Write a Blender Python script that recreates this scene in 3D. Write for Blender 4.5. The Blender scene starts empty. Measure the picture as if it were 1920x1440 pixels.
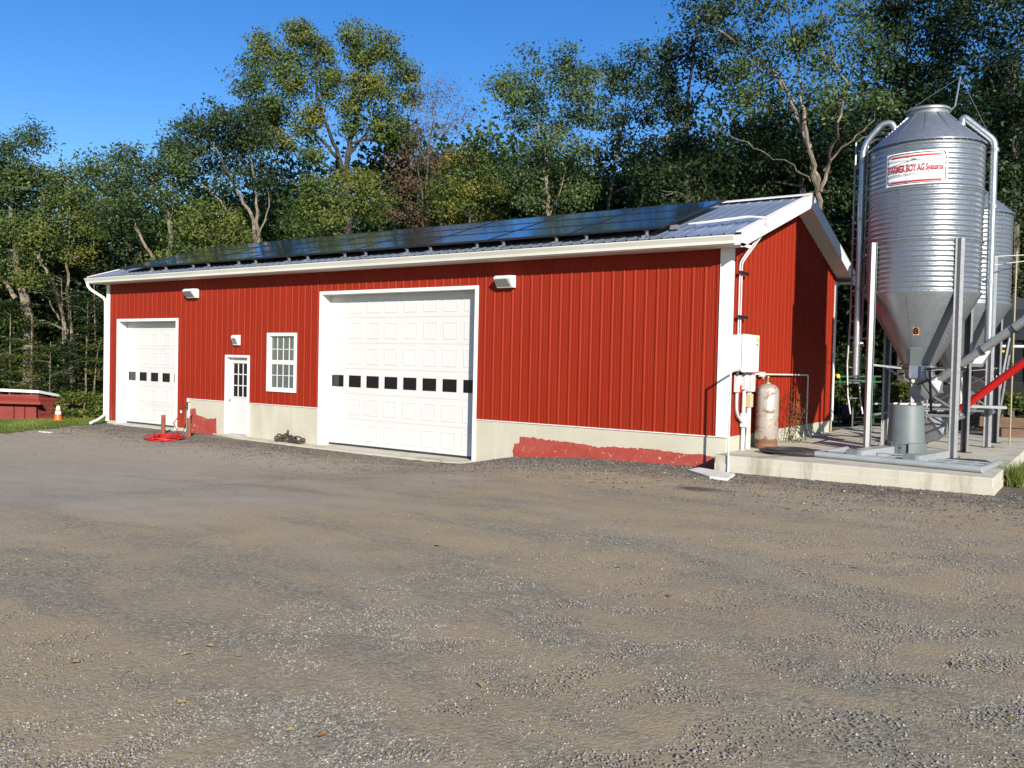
import bpy, math, random
import numpy as np
from mathutils import Vector, Matrix
random.seed(7); rng = np.random.default_rng(7)
S = bpy.context.scene; C = S.collection
PI = math.pi

# ------------------------------------------------------------------ camera
CAM = np.array([5.4273, -14.3037, 2.1158]); F = 1609.96
AR = np.array([0.820238, 0.571572, 0.0227]); AU = np.array([-0.033854, 0.008892, 0.999387]); AF = np.array([-0.57102, 0.820504, -0.026643])
AR /= np.linalg.norm(AR); AF /= np.linalg.norm(AF); AU = np.cross(AR, AF)
cd = bpy.data.cameras.new('camera'); cam = bpy.data.objects.new('camera', cd); C.objects.link(cam)
cd.sensor_width = 36; cd.lens = F/1920*36; cd.clip_end = 3000; cd.clip_start = .1
cam.matrix_world = Matrix([[AR[0], AU[0], -AF[0], CAM[0]], [AR[1], AU[1], -AF[1], CAM[1]], [AR[2], AU[2], -AF[2], CAM[2]], [0, 0, 0, 1]])
S.camera = cam
def ray(px, py): return AF + AR*(px-960)/F + AU*(720-py)/F
def pt(px, py, D):
    """world point seen at photo pixel px, py at horizontal distance D"""
    d = ray(px, py); return CAM + d*(D/math.hypot(d[0], d[1]))
def on(px, py, ax, v):
    d = ray(px, py); return CAM + d*((v-CAM[ax])/d[ax])

# ------------------------------------------------------------------ terrain
def sst(a, b, x):
    t = np.clip((x-a)/(b-a), 0, 1); return t*t*(3-2*t)
def H(x, y):
    x = np.asarray(x, float); y = np.asarray(y, float)
    w = np.interp(x, [-30, -20, -6, -5.3, -4.46, -2.75, 0, 4, 8, 30], [-.1, -.04, -.03, -.01, .17, .29, .34, .37, .42, .5])
    far = np.interp(x, [-40, -22, -12, -4, 6, 30], [-.35, -.12, .12, .45, .5, .55])
    t = sst(.6, 12, -y); h = w*(1-t) + far*t
    # yard behind the barn and the bins
    b = sst(1, 8, y)*sst(-3, 1, x); h = h*(1-b) + .52*b
    # lawn bank on the left, dropping away past its crest
    D = np.hypot(x-CAM[0], y-CAM[1]); L = sst(-19.5, -20.6, x)
    h = h - L*.04*sst(25, 29.5, D) - L*np.clip(D-30.8, 0, 7)*.32*sst(30.8, 32.2, D)
    # low ruts and humps
    h = h + .018*np.sin(x*.9+y*.35)*np.sin(y*1.3+.7*x*.3) * sst(.3, 2.5, -y)
    return h
def Hs(x, y): return float(H(x, y))

# ------------------------------------------------------------------ materials
def mat(name, col=(.5, .5, .5), rough=.6, metal=0., spec=.5):
    m = bpy.data.materials.new(name); m.use_nodes = True
    b = m.node_tree.nodes['Principled BSDF']
    b.inputs['Base Color'].default_value = (*col, 1); b.inputs['Roughness'].default_value = rough
    b.inputs['Metallic'].default_value = metal; b.inputs['Specular IOR Level'].default_value = spec
    return m
class N:
    def __init__(s, m): s.m = m; s.t = m.node_tree; s.b = s.t.nodes['Principled BSDF']; s.co = s.t.nodes.new('ShaderNodeTexCoord').outputs['Object']
    def n(s, ty, **kw):
        o = s.t.nodes.new(ty)
        for k, v in kw.items():
            if k in o.inputs.keys(): s.set(o.inputs[k], v)
            else: setattr(o, k, v)
        return o
    def set(s, inp, v):
        if isinstance(v, bpy.types.NodeSocket): s.t.links.new(v, inp)
        elif isinstance(v, tuple) and len(v) == 3 and inp.type == 'RGBA': inp.default_value = (*v, 1)
        else: inp.default_value = v
    def map(s, scale=(1, 1, 1), rot=(0, 0, 0)):
        o = s.t.nodes.new('ShaderNodeMapping'); s.t.links.new(s.co, o.inputs[0]); o.inputs['Scale'].default_value = scale; o.inputs['Rotation'].default_value = rot; return o.outputs[0]
    def noise(s, sc, det=4, rough=.55, vec=None, dist=0):
        o = s.n('ShaderNodeTexNoise'); o.inputs['Scale'].default_value = sc; o.inputs['Detail'].default_value = det; o.inputs['Roughness'].default_value = rough; o.inputs['Distortion'].default_value = dist
        s.t.links.new(vec or s.co, o.inputs['Vector']); return o.outputs['Fac']
    def vor(s, sc, vec=None, out='Distance', feat='F1'):
        o = s.n('ShaderNodeTexVoronoi'); o.feature = feat; o.inputs['Scale'].default_value = sc; s.t.links.new(vec or s.co, o.inputs['Vector']); return o.outputs[out]
    def ramp(s, fac, pts):
        o = s.n('ShaderNodeValToRGB'); s.t.links.new(fac, o.inputs[0]); e = o.color_ramp.elements
        while len(e) < len(pts): e.new(.5)
        for i, (p, c) in enumerate(pts):
            e[i].position = p; e[i].color = (*c, 1) if isinstance(c, tuple) else (c, c, c, 1)
        return o.outputs[0]
    def mix(s, f, a, b, mode='MIX'):
        o = s.n('ShaderNodeMix', data_type='RGBA', blend_type=mode); s.set(o.inputs[0], f); s.set(o.inputs[6], a); s.set(o.inputs[7], b); return o.outputs[2]
    def math(s, op, a, b=0.):
        o = s.n('ShaderNodeMath', operation=op); s.set(o.inputs[0], a); s.set(o.inputs[1], b); return o.outputs[0]
    def bump(s, h, st=.3, dist=.01):
        o = s.n('ShaderNodeBump'); s.t.links.new(h, o.inputs['Height']); o.inputs['Strength'].default_value = st; o.inputs['Distance'].default_value = dist
        s.t.links.new(o.outputs[0], s.b.inputs['Normal'])
    def col(s, c): s.t.links.new(c, s.b.inputs['Base Color'])
    def rgh(s, c): s.t.links.new(c, s.b.inputs['Roughness'])

def weathered(name, c1, c2, rough=.6, metal=0, sc=3, bsc=60, bst=.15, spec=.5, streak=False):
    m = mat(name, c1, rough, metal, spec); k = N(m)
    v = k.map((sc*3, sc*3, sc*.25)) if streak else k.map((sc, sc, sc))
    k.col(k.mix(k.ramp(k.noise(1, 6, .6, v), [(.35, 0.), (.72, 1.)]), c1, c2)); k.bump(k.noise(bsc, 3), bst, .004); return m
M = {}
M['red'] = weathered('red_painted_steel', (.205, .0145, .0055), (.235, .018, .007), .5, spec=.25, sc=1.2, bst=.05, streak=True)
M['red'] = mat('red_painted_steel', (.2, .02, .005), .5, 0, .12); k = N(M['red'])
c_ = k.mix(k.ramp(k.noise(1, 6, .6, k.map((3.6, 3.6, .3))), [(.35, 0.), (.72, 1.)]), (.198, .0150, .0046), (.228, .0190, .0062))
zz_ = k.n('ShaderNodeSeparateXYZ'); k.t.links.new(k.co, zz_.inputs[0])
du = k.ramp(k.math('ADD', k.math('MULTIPLY', zz_.outputs[2], -.9), k.math('MULTIPLY', k.noise(2.5, 6, .7), 1.1)), [(-.0, 0.), (.5, 1.)])
k.col(k.mix(k.math('MULTIPLY', du, .22), c_, (.26, .12, .07))); k.bump(k.noise(3, 2), .12, .02)
M['white'] = weathered('white_trim', (.70, .70, .69), (.62, .62, .61), .5, sc=1)
M['whitedoor'] = weathered('white_door_paint', (.54, .54, .53), (.51, .51, .50), .45, sc=.8, bst=.05)
M['gutter'] = weathered('gutter_white', (.60, .60, .54), (.50, .50, .44), .45, sc=.6)
M['soffit'] = mat('soffit_white', (.62, .60, .58), .6)
M['roof'] = weathered('bare_roof_steel', (.50, .58, .70), (.43, .50, .62), .32, .8, sc=2, bst=.05)
M['black'] = mat('black_plastic', (.012, .012, .013), .4)
M['rubber'] = weathered('black_rubber', (.018, .018, .018), (.04, .038, .035), .55)
M['darkglass'] = mat('dark_pane', (.006, .006, .007), .06, 0, .5)
M['windowglass'] = mat('window_pane', (.085, .10, .095), .05)
M['rust'] = weathered('rusty_red_steel', (.22, .05, .028), (.12, .045, .025), .75, sc=9)
M['iron'] = weathered('rusty_dark_iron', (.06, .035, .025), (.03, .02, .016), .7, sc=20)
M['hose'] = mat('red_hose', (.42, .012, .010), .5)
M['brass'] = mat('brass', (.5, .35, .13), .35, 1)
M['pvc'] = weathered('grey_conduit', (.52, .54, .56), (.42, .43, .45), .45, sc=4)
M['pvcw'] = weathered('pale_conduit', (.70, .69, .64), (.55, .52, .45), .5, sc=4)
M['tan'] = mat('tan_sleeve', (.42, .36, .22), .6)
M['cabinet'] = weathered('cabinet_grey', (.66, .67, .66), (.58, .59, .58), .45, sc=2)
M['yellow'] = mat('yellow_sticker', (.8, .45, .02), .5)
M['redst'] = mat('red_sticker', (.6, .02, .02), .5)
M['orange'] = mat('safety_orange', (.85, .10, .01), .45)
M['bluegrey'] = weathered('grey_plastic', (.115, .14, .14), (.095, .115, .118), .55, sc=5, bst=.05)
M['redmach'] = mat('red_machine_paint', (.42, .008, .010), .32)
M['darkmach'] = mat('dark_machine_paint', (.012, .012, .014), .5, 0, .2)
M['hopper'] = mat('dark_blue_steel', (.035, .045, .055), .5, 0, .3)
M['poletan'] = mat('pole_tan', (.26, .22, .13), .6)
M['tractorglass'] = mat('cab_glass', (.012, .014, .018), .35, 0, .12)
M['green'] = mat('green_machine_paint', (.015, .11, .03), .5)
M['timber'] = weathered('old_timber', (.16, .095, .06), (.09, .055, .035), .8, sc=5)
M['shedred'] = weathered('faded_red_boards', (.18, .026, .020), (.225, .038, .03), .7, sc=2)
M['shedroof'] = weathered('white_roof_edge', (.75, .77, .78), (.6, .62, .62), .6)
M['letter'] = mat('lettering_black', (.01, .01, .01), .5)
M['letterred'] = mat('lettering_red', (.42, .012, .03), .5)
M['lettergrey'] = mat('lettering_grey', (.25, .27, .28), .5)
M['signwhite'] = mat('sign_white', (.72, .75, .75), .45)
M['num'] = mat('number_patch', (.85, .38, .2), .5)
M['lens'] = mat('lamp_lens', (.16, .18, .18), .12)
M['whiteslab'] = weathered('pale_slab', (.62, .62, .58), (.48, .47, .42), .8)

def galv(name, base=.62, rough=.36, tint=(1, 1.02, 1.05), metal=.92):
    m = mat(name, (base,)*3, rough, metal); k = N(m)
    sp = k.vor(28, out='Color'); g = k.n('ShaderNodeRGBToBW'); k.t.links.new(sp, g.inputs[0])
    a = tuple(base*.94*t for t in tint); b = tuple(base*1.05*t for t in tint)
    c = k.mix(g.outputs[0], a, b)
    st = k.ramp(k.noise(1, 5, .6, k.map((5, 5, .7))), [(.4, 0.), (.75, 1.)])
    k.col(k.mix(k.math('MULTIPLY', st, .25), c, (base*.72, base*.70, base*.66)))
    k.rgh(k.math('ADD', k.math('MULTIPLY', g.outputs[0], .12), rough-.05)); k.bump(k.noise(6, 3), .08, .01)
    return m
M['galv'] = galv('galvanised_sheet', .30, .33, (.94, 1.04, 1.16), .72)
M['galvdull'] = galv('galvanised_dull', .27, .45, (1, 1.05, 1.1), .6)
M['zinc'] = weathered('zinc_coated_steel', (.34, .365, .375), (.27, .29, .30), .5, .25, sc=3)
M['galvpipe'] = galv('galvanised_pipe', .36, .33, (.96, 1.03, 1.1), .75)

# concrete
def concrete(name, c1, c2, stain, drip=False):
    m = mat(name, c1, .85); k = N(m)
    c = k.mix(k.ramp(k.noise(.9, 6, .6), [(.3, 0.), (.7, 1.)]), c1, c2)
    c = k.mix(k.math('MULTIPLY', k.ramp(k.noise(1, 6, .7, k.map((1.8, 1.8, .25))), [(.52, 0.), (.68, 1.)]), .85), c, stain)
    c = k.mix(k.math('MULTIPLY', k.ramp(k.noise(45, 3, .6), [(.5, 0.), (.75, 1.)]), .2), c, (.2, .18, .15))
    k.col(c); k.bump(k.noise(30, 5, .7), .25, .006); return m
M['conc'] = concrete('poured_concrete', (.40, .38, .31), (.46, .44, .365), (.20, .165, .11))
M['found'] = concrete('foundation_concrete', (.45, .43, .345), (.38, .36, .28), (.49, .47, .39))
# flaking red paint on the foundation
m = mat('flaking_paint', (.38, .05, .035), .7); k = N(m); M['paint'] = m
f1 = k.ramp(k.noise(9, 8, .7), [(.60, 0.), (.635, 1.)])
hz = k.n('ShaderNodeSeparateXYZ'); k.t.links.new(k.co, hz.inputs[0])
low = k.ramp(k.noise(4, 6, .7), [(.57, 0.), (.62, 1.)])
c = k.mix(k.ramp(k.noise(3, 4), [(.3, 0.), (.8, 1.)]), (.27, .034, .022), (.33, .062, .045))
c = k.mix(f1, c, (.42, .35, .26)); c = k.mix(k.math('MULTIPLY', low, .4), c, (.32, .10, .065)); k.col(c); k.bump(k.noise(14, 5), .5, .01)
# silo tank: rusty cylinder
m = mat('rusty_tank', (.5, .5, .5), .42, .35); k = N(m); M['tank'] = m
sz = k.n('ShaderNodeSeparateXYZ'); k.t.links.new(k.co, sz.inputs[0]); z = sz.outputs[2]
rb = k.math('MAXIMUM', k.math('SUBTRACT', .20, z), 0.)
r1 = k.math('ADD', k.noise(5, 8, .7, None, .4), k.math('MULTIPLY', rb, 4.))
fr = k.ramp(r1, [(.51, 0.), (.60, 1.)])
k.col(k.mix(fr, k.mix(k.noise(3, 4), (.48, .44, .39), (.36, .33, .29)), k.mix(k.noise(20, 4), (.22, .10, .05), (.13, .06, .03))))
k.t.links.new(k.math('SUBTRACT', .4, k.math('MULTIPLY', fr, .38)), k.b.inputs['Metallic']); k.rgh(k.math('ADD', .38, k.math('MULTIPLY', fr, .4)))
k.bump(fr, .3, .003)
# solar cells
m = mat('solar_cell_glass', (.010, .012, .020), .13, 0, 1.); k = N(m); M['cell'] = m
k.b.inputs['Coat Weight'].default_value = 1.; k.b.inputs['Coat IOR'].default_value = 2.3; k.b.inputs['Coat Roughness'].default_value = .10
k.col(k.mix(k.noise(1.2, 2), (.006, .008, .014), (.012, .015, .026))); k.bump(k.noise(1.1, 2), .06, .02)

# gravel yard
m = mat('gravel_yard', (.15, .14, .12), .92, 0, .25); k = N(m); M['gravel'] = m
rot = (0, 0, .25)
big = k.noise(1, 5, .6, k.map((.16, .42, 1), rot), .6)
patch = k.noise(1, 5, .62, k.map((.45, 1.1, 1), rot), .8)
dirt = k.ramp(k.math('ADD', k.math('MULTIPLY', patch, .75), k.math('MULTIPLY', big, .35)), [(.47, 0.), (.62, 1.)])
cellc = k.vor(42, out='Color'); bw = k.n('ShaderNodeRGBToBW'); k.t.links.new(cellc, bw.inputs[0])
cell2 = k.vor(95, out='Color'); bw2 = k.n('ShaderNodeRGBToBW'); k.t.links.new(cell2, bw2.inputs[0])
fine = k.noise(170, 4, .75)
stone = k.ramp(bw.outputs[0], [(.12, (.125, .112, .094)), (.5, (.225, .203, .168)), (.75, (.30, .28, .245)), (.93, (.40, .37, .31))])
grit = k.ramp(bw2.outputs[0], [(.1, (.155, .137, .108)), (.55, (.27, .238, .19)), (.85, (.38, .335, .265))])
gr = k.mix(.5, stone, grit)
dust = k.mix(k.noise(2.2, 5, .6), (.38, .295, .19), (.34, .28, .195))
col = k.mix(k.math('MULTIPLY', dirt, .8), gr, dust)
# smoother, paler worn area on the left of the yard
sx = k.n('ShaderNodeSeparateXYZ'); k.t.links.new(k.co, sx.inputs[0])
worn = k.math('MULTIPLY', k.ramp(k.math('ADD', k.math('MULTIPLY', sx.outputs[0], -.12), k.math('MULTIPLY', k.math('SUBTRACT', big, .5), 2.2)), [(.35, 0.), (.75, 1.)]), k.ramp(k.math('MULTIPLY', sx.outputs[1], -.2), [(.3, 0.), (.62, 1.)]))
col = k.mix(k.math('MULTIPLY', worn, .75), col, k.mix(k.noise(1.7, 5), (.325, .295, .268), (.38, .348, .315)))
# darker loose stone against the buildings
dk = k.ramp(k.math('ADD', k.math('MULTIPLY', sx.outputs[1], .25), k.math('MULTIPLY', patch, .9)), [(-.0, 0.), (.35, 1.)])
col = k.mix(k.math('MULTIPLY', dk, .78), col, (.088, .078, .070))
# brown stained bands
bd = k.ramp(k.noise(1, 5, .6, k.map((.12, 1.0, 1), (0, 0, -.18)), .5), [(.6, 0.), (.72, 1.)])
col = k.mix(k.math('MULTIPLY', bd, .5), col, (.27, .185, .12))
drk = k.ramp(k.noise(1, 5, .7, k.map((.9, 1.7, 1))), [(.62, 0.), (.72, 1.)])
col = k.mix(k.math('MULTIPLY', drk, .45), col, (.13, .11, .095))
tv_ = k.n('ShaderNodeVectorMath', operation='SUBTRACT'); k.t.links.new(k.co, tv_.inputs[0]); tv_.inputs[1].default_value = (-12., -34., 0)
tl_ = k.n('ShaderNodeVectorMath', operation='LENGTH'); k.t.links.new(tv_.outputs[0], tl_.inputs[0])
tr_ = k.math('PINGPONG', k.math('ADD', tl_.outputs['Value'], k.math('MULTIPLY', k.noise(.5, 3), .8)), 1.55)
trk = k.math('MULTIPLY', k.ramp(tr_, [(.0, 1.), (.16, 1.), (.26, 0.)]), k.ramp(k.noise(.35, 4), [(.42, 0.), (.58, 1.)]))
col = k.mix(k.math('MULTIPLY', trk, .35), col, (.36, .31, .245))
# the one oil-dark patch in front of the corner
ol = k.n('ShaderNodeVectorMath', operation='SUBTRACT'); k.t.links.new(k.map((1, 2.0, 0)), ol.inputs[0]); ol.inputs[1].default_value = (.65, -5.5, 0)
ln = k.n('ShaderNodeVectorMath', operation='LENGTH'); k.t.links.new(ol.outputs[0], ln.inputs[0])
oil = k.ramp(k.math('ADD', ln.outputs['Value'], k.math('MULTIPLY', k.noise(5, 4), .6)), [(.45, 1.), (.85, 0.)])
col = k.mix(k.math('MULTIPLY', oil, .8), col, (.035, .028, .025))
col = k.mix(k.ramp(fine, [(.35, .75), (.62, 0.)]), col, k.mix(1., col, (.52, .50, .48), 'MULTIPLY'))
col = k.mix(1., col, (.93, .92, .825), 'MULTIPLY'); gn = k.n('ShaderNodeVectorMath', operation='SCALE'); k.t.links.new(col, gn.inputs[0]); gn.inputs['Scale'].default_value = 1.16
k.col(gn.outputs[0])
hgt = k.math('ADD', k.math('MULTIPLY', k.vor(42), -.6), k.math('ADD', k.math('MULTIPLY', k.vor(95), -.35), k.math('MULTIPLY', fine, .5)))
hh = k.math('MULTIPLY', hgt, k.math('SUBTRACT', 1., k.math('MULTIPLY', worn, .6)))
k.bump(hh, .5, .010)
# lawn earth
m = mat('lawn_turf', (.06, .09, .025), .9, 0, .2); k = N(m); M['turf'] = m
k.col(k.mix(k.ramp(k.noise(.8, 5), [(.35, 0.), (.7, 1.)]), (.075, .12, .028), (.15, .15, .06))); k.bump(k.noise(40, 4), .6, .03)
M['forest'] = weathered('forest_floor', (.035, .035, .018), (.06, .05, .03), .95, sc=.5)

def leafmat(name, cols):
    m = mat(name, cols[1], .5, 0, .25); k = N(m)
    a = k.n('ShaderNodeAttribute', attribute_name='tint')
    c = k.ramp(a.outputs['Fac'], [(i/(len(cols)-1), q) for i, q in enumerate(cols)])
    k.col(c)
    tr = k.n('ShaderNodeBsdfTranslucent'); k.t.links.new(c, tr.inputs[0])
    mx = k.n('ShaderNodeMixShader'); mx.inputs[0].default_value = .38
    k.t.links.new(k.b.outputs[0], mx.inputs[1]); k.t.links.new(tr.outputs[0], mx.inputs[2])
    k.t.links.new(mx.outputs[0], k.t.nodes['Material Output'].inputs[0]); return m
LEAF = {
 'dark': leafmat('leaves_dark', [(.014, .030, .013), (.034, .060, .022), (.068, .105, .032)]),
 'oak': leafmat('leaves_oak', [(.026, .048, .017), (.066, .104, .033), (.12, .168, .048)]),
 'deep': leafmat('leaves_deep', [(.010, .022, .010), (.022, .042, .015), (.048, .075, .023)]),
 'mixed': leafmat('leaves_mixed', [(.026, .050, .015), (.068, .108, .024), (.125, .158, .032), (.22, .18, .03)]),
 'bright': leafmat('leaves_bright', [(.026, .05, .014), (.062, .105, .022), (.125, .155, .032), (.20, .18, .038)]),
 'brown': leafmat('leaves_brown', [(.07, .045, .03), (.13, .085, .05), (.19, .12, .07)]),
 'hem': leafmat('leaves_hemlock', [(.010, .028, .012), (.028, .058, .018), (.07, .10, .022)]),
}
def barkmat(name, a, b):
    m = mat(name, a, .85, 0, .2); k = N(m)
    k.col(k.mix(k.ramp(k.noise(1, 6, .7, k.map((5, 5, 2.2))), [(.38, 0.), (.6, 1.)]), a, tuple(.7*q for q in b))); k.bump(k.noise(1, 5, .7, k.map((16, 16, 4))), .8, .04); return m
BARK = {'pale': barkmat('bark_pale', (.24, .20, .155), (.13, .105, .08)), 'grey': barkmat('bark_grey', (.13, .115, .095), (.07, .06, .05)), 'dark': barkmat('bark_dark', (.06, .05, .04), (.035, .03, .025))}

# ------------------------------------------------------------------ object helpers
def tag(o, label=None, cat=None, group=None, kind=None):
    if label: o['label'] = label
    if cat: o['category'] = cat
    if group: o['group'] = group
    if kind: o['kind'] = kind
    return o
def empty(name, loc, label, cat, group=None):
    o = bpy.data.objects.new(name, None); o.location = tuple(float(q) for q in loc); C.objects.link(o); o.empty_display_size = .2
    return tag(o, label, cat, group)
def rootloc(p):
    while p and p.parent: p = p.parent
    return Vector(p.location) if p else Vector((0, 0, 0))
class MB:
    def __init__(s): s.v = []; s.f = []
    def add(s, vs, fs):
        b = len(s.v); s.v += [tuple(float(c) for c in q) for q in vs]; s.f += [tuple(b+i for i in q) for q in fs]; return s
    def box(s, x0, y0, z0, x1, y1, z1):
        x0, x1 = min(x0, x1), max(x0, x1); y0, y1 = min(y0, y1), max(y0, y1); z0, z1 = min(z0, z1), max(z0, z1)
        return s.add([(x, y, z) for z in (z0, z1) for y in (y0, y1) for x in (x0, x1)], [(0, 2, 3, 1), (4, 5, 7, 6), (0, 1, 5, 4), (2, 6, 7, 3), (0, 4, 6, 2), (1, 3, 7, 5)])
    def obox(s, p, q, w, h, up=(0, 0, 1)):
        """box from p to q, w wide, h high, centred on the line"""
        p = Vector(p); q = Vector(q); d = (q-p).normalized(); u = Vector(up); r = d.cross(u)
        if r.length < 1e-5: r = d.cross(Vector((1, 0, 0)))
        r.normalize(); u = r.cross(d)
        vs = [c + r*a*w/2 + u*b*h/2 for c in (p, q) for a, b in ((-1, -1), (1, -1), (1, 1), (-1, 1))]
        return s.add(vs, [(0, 1, 2, 3), (7, 6, 5, 4), (0, 4, 5, 1), (1, 5, 6, 2), (2, 6, 7, 3), (3, 7, 4, 0)])
    def tube(s, pts, rad, n=10, cap=True, closed=False):
        pts = [Vector(p) for p in pts]; m = len(pts); rad = rad if hasattr(rad, '__len__') else [rad]*m
        T = []
        for i in range(m):
            a = pts[(i-1) % m] if (closed or i > 0) else pts[i]; b = pts[(i+1) % m] if (closed or i < m-1) else pts[i]
            T.append((b-a).normalized())
        u = T[0].cross(Vector((0, 0, 1)));
        if u.length < 1e-3: u = T[0].cross(Vector((1, 0, 0)))
        u.normalize(); vs = []
        for i in range(m):
            u = (u - T[i]*u.dot(T[i])).normalized(); w = T[i].cross(u)
            for j in range(n):
                a = 2*PI*j/n; vs.append(pts[i] + (u*math.cos(a)+w*math.sin(a))*rad[i])
        fs = [(i*n+j, i*n+(j+1) % n, ((i+1) % m)*n+(j+1) % n, ((i+1) % m)*n+j) for i in range(m if closed else m-1) for j in range(n)]
        if cap and not closed: fs += [tuple(range(n-1, -1, -1)), tuple((m-1)*n+j for j in range(n))]
        return s.add(vs, fs)
    def lathe(s, prof, c=(0, 0), n=32, a0=0, a1=2*PI, capb=False, capt=False):
        full = abs(a1-a0-2*PI) < 1e-6; k = n if full else n+1
        vs = [(c[0]+r*math.cos(a0+(a1-a0)*j/n), c[1]+r*math.sin(a0+(a1-a0)*j/n), z) for r, z in prof for j in range(k)]
        fs = [(i*k+j, i*k+(j+1) % k, (i+1)*k+(j+1) % k, (i+1)*k+j) for i in range(len(prof)-1) for j in range(n)]
        if capb: fs.append(tuple(range(k-1, -1, -1)))
        if capt: fs.append(tuple((len(prof)-1)*k+j for j in range(k)))
        return s.add(vs, fs)
    def prism(s, poly, y0, y1, tf=None):
        """poly in (x, z), extruded along y"""
        n = len(poly); vs = [(x, y0, z) for x, z in poly] + [(x, y1, z) for x, z in poly]
        if tf: vs = [tf(q) for q in vs]
        fs = [tuple(range(n)), tuple(range(2*n-1, n-1, -1))] + [(i, i+n, (i+1) % n+n, (i+1) % n) for i in range(n)]
        return s.add(vs, fs)
    def build(s, name, mt, parent=None, smooth=False, bevel=0):
        L = rootloc(parent); me = bpy.data.meshes.new(name)
        me.from_pydata([(a-L.x, b-L.y, c-L.z) for a, b, c in s.v], [], s.f)
        me.materials.append(M[mt] if isinstance(mt, str) else mt)
        if smooth:
            me.polygons.foreach_set('use_smooth', [True]*len(me.polygons)); me.set_sharp_from_angle(angle=math.radians(38))
        import bmesh
        bm = bmesh.new(); bm.from_mesh(me)
        if bevel:
            bmesh.ops.bevel(bm, geom=[e for e in bm.edges if len(e.link_faces) == 2 and e.calc_face_angle(0) > .6], offset=bevel, segments=2, affect='EDGES', profile=.6)
        bmesh.ops.recalc_face_normals(bm, faces=bm.faces); bm.to_mesh(me); bm.free()
        o = bpy.data.objects.new(name, me); C.objects.link(o)
        if parent: o.parent = parent
        return o
def copytree(o, parent=None):
    c = o.copy(); C.objects.link(c)
    if parent: c.parent = parent
    for ch in list(o.children): copytree(ch, c)
    return c
def npmesh(name, verts, faces, mt, parent=None, tint=None, smooth=False):
    """faces: (n,k) array"""
    me = bpy.data.meshes.new(name); n, k = faces.shape
    me.vertices.add(len(verts)); me.vertices.foreach_set('co', np.asarray(verts, np.float32).ravel())
    me.loops.add(n*k); me.loops.foreach_set('vertex_index', faces.astype(np.int32).ravel())
    me.polygons.add(n); me.polygons.foreach_set('loop_start', np.arange(0, n*k, k, dtype=np.int32)); me.polygons.foreach_set('loop_total', np.full(n, k, np.int32))
    if smooth: me.polygons.foreach_set('use_smooth', np.ones(n, bool))
    me.update(calc_edges=True)
    if tint is not None:
        a = me.attributes.new('tint', 'FLOAT', 'FACE'); a.data.foreach_set('value', np.asarray(tint, np.float32))
    me.materials.append(mt); o = bpy.data.objects.new(name, me); C.objects.link(o)
    if parent: o.parent = parent
    return o
def textpoly(body, size, bold=0., shear=0., spacing=1.):
    cu = bpy.data.curves.new('t', 'FONT'); cu.body = body; cu.size = size; cu.offset = bold; cu.shear = shear; cu.space_character = spacing
    cu.align_x = 'CENTER'; cu.align_y = 'CENTER'; cu.resolution_u = 3
    o = bpy.data.objects.new('t', cu); C.objects.link(o)
    dg = bpy.context.evaluated_depsgraph_get(); dg.update()
    me = bpy.data.meshes.new_from_object(o.evaluated_get(dg))
    import bmesh
    bm = bmesh.new(); bm.from_mesh(me); xs = [v.co.x for v in bm.verts]; ys = [v.co.y for v in bm.verts]
    for k_ in np.arange(min(ys)+.004, max(ys), .012): bmesh.ops.bisect_plane(bm, geom=bm.verts[:]+bm.edges[:]+bm.faces[:], plane_co=(0, k_, 0), plane_no=(0, 1, 0))
    for k_ in np.arange(min(xs)+.01, max(xs), .05): bmesh.ops.bisect_plane(bm, geom=bm.verts[:]+bm.edges[:]+bm.faces[:], plane_co=(k_, 0, 0), plane_no=(1, 0, 0))
    bm.to_mesh(me); bm.free()
    vs = [tuple(v.co) for v in me.vertices]; fs = [tuple(p.vertices) for p in me.polygons]
    bpy.data.objects.remove(o); bpy.data.meshes.remove(me); return vs, fs

# ------------------------------------------------------------------ world and sun
SUN_H = np.array([.768, -.640]); EL = math.radians(22)
w = bpy.data.worlds.new('World'); S.world = w; w.use_nodes = True; nt = w.node_tree
sky = nt.nodes.new('ShaderNodeTexSky'); sky.sky_type = 'NISHITA'; sky.sun_disc = False
sky.sun_elevation = EL; sky.sun_rotation = math.atan2(SUN_H[0], SUN_H[1])
sky.air_density = 1.0; sky.dust_density = .15; sky.ozone_density = 2.6; sky.altitude = 300
hs = nt.nodes.new('ShaderNodeHueSaturation'); hs.inputs['Saturation'].default_value = 1.35; hs.inputs['Hue'].default_value = .512
nt.links.new(sky.outputs[0], hs.inputs['Color']); nt.links.new(hs.outputs[0], nt.nodes['Background'].inputs[0]); nt.nodes['Background'].inputs[1].default_value = .09
sl = bpy.data.lights.new('sun', 'SUN'); sl.energy = 4.8; sl.angle = math.radians(.53); sl.color = (1, .92, .80)
so = bpy.data.objects.new('sun', sl); C.objects.link(so); so.location = (20, -20, 20)
sd = Vector((SUN_H[0]*math.cos(EL), SUN_H[1]*math.cos(EL), math.sin(EL)))
so.rotation_euler = sd.to_track_quat('Z', 'Y').to_euler()
S.view_settings.view_transform = 'Standard'; S.view_settings.look = 'None'; S.view_settings.exposure = .85; S.view_settings.gamma = 1
S.cycles.max_bounces = 4; S.cycles.diffuse_bounces = 3; S.cycles.glossy_bounces = 3; S.cycles.transparent_max_bounces = 4

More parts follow.
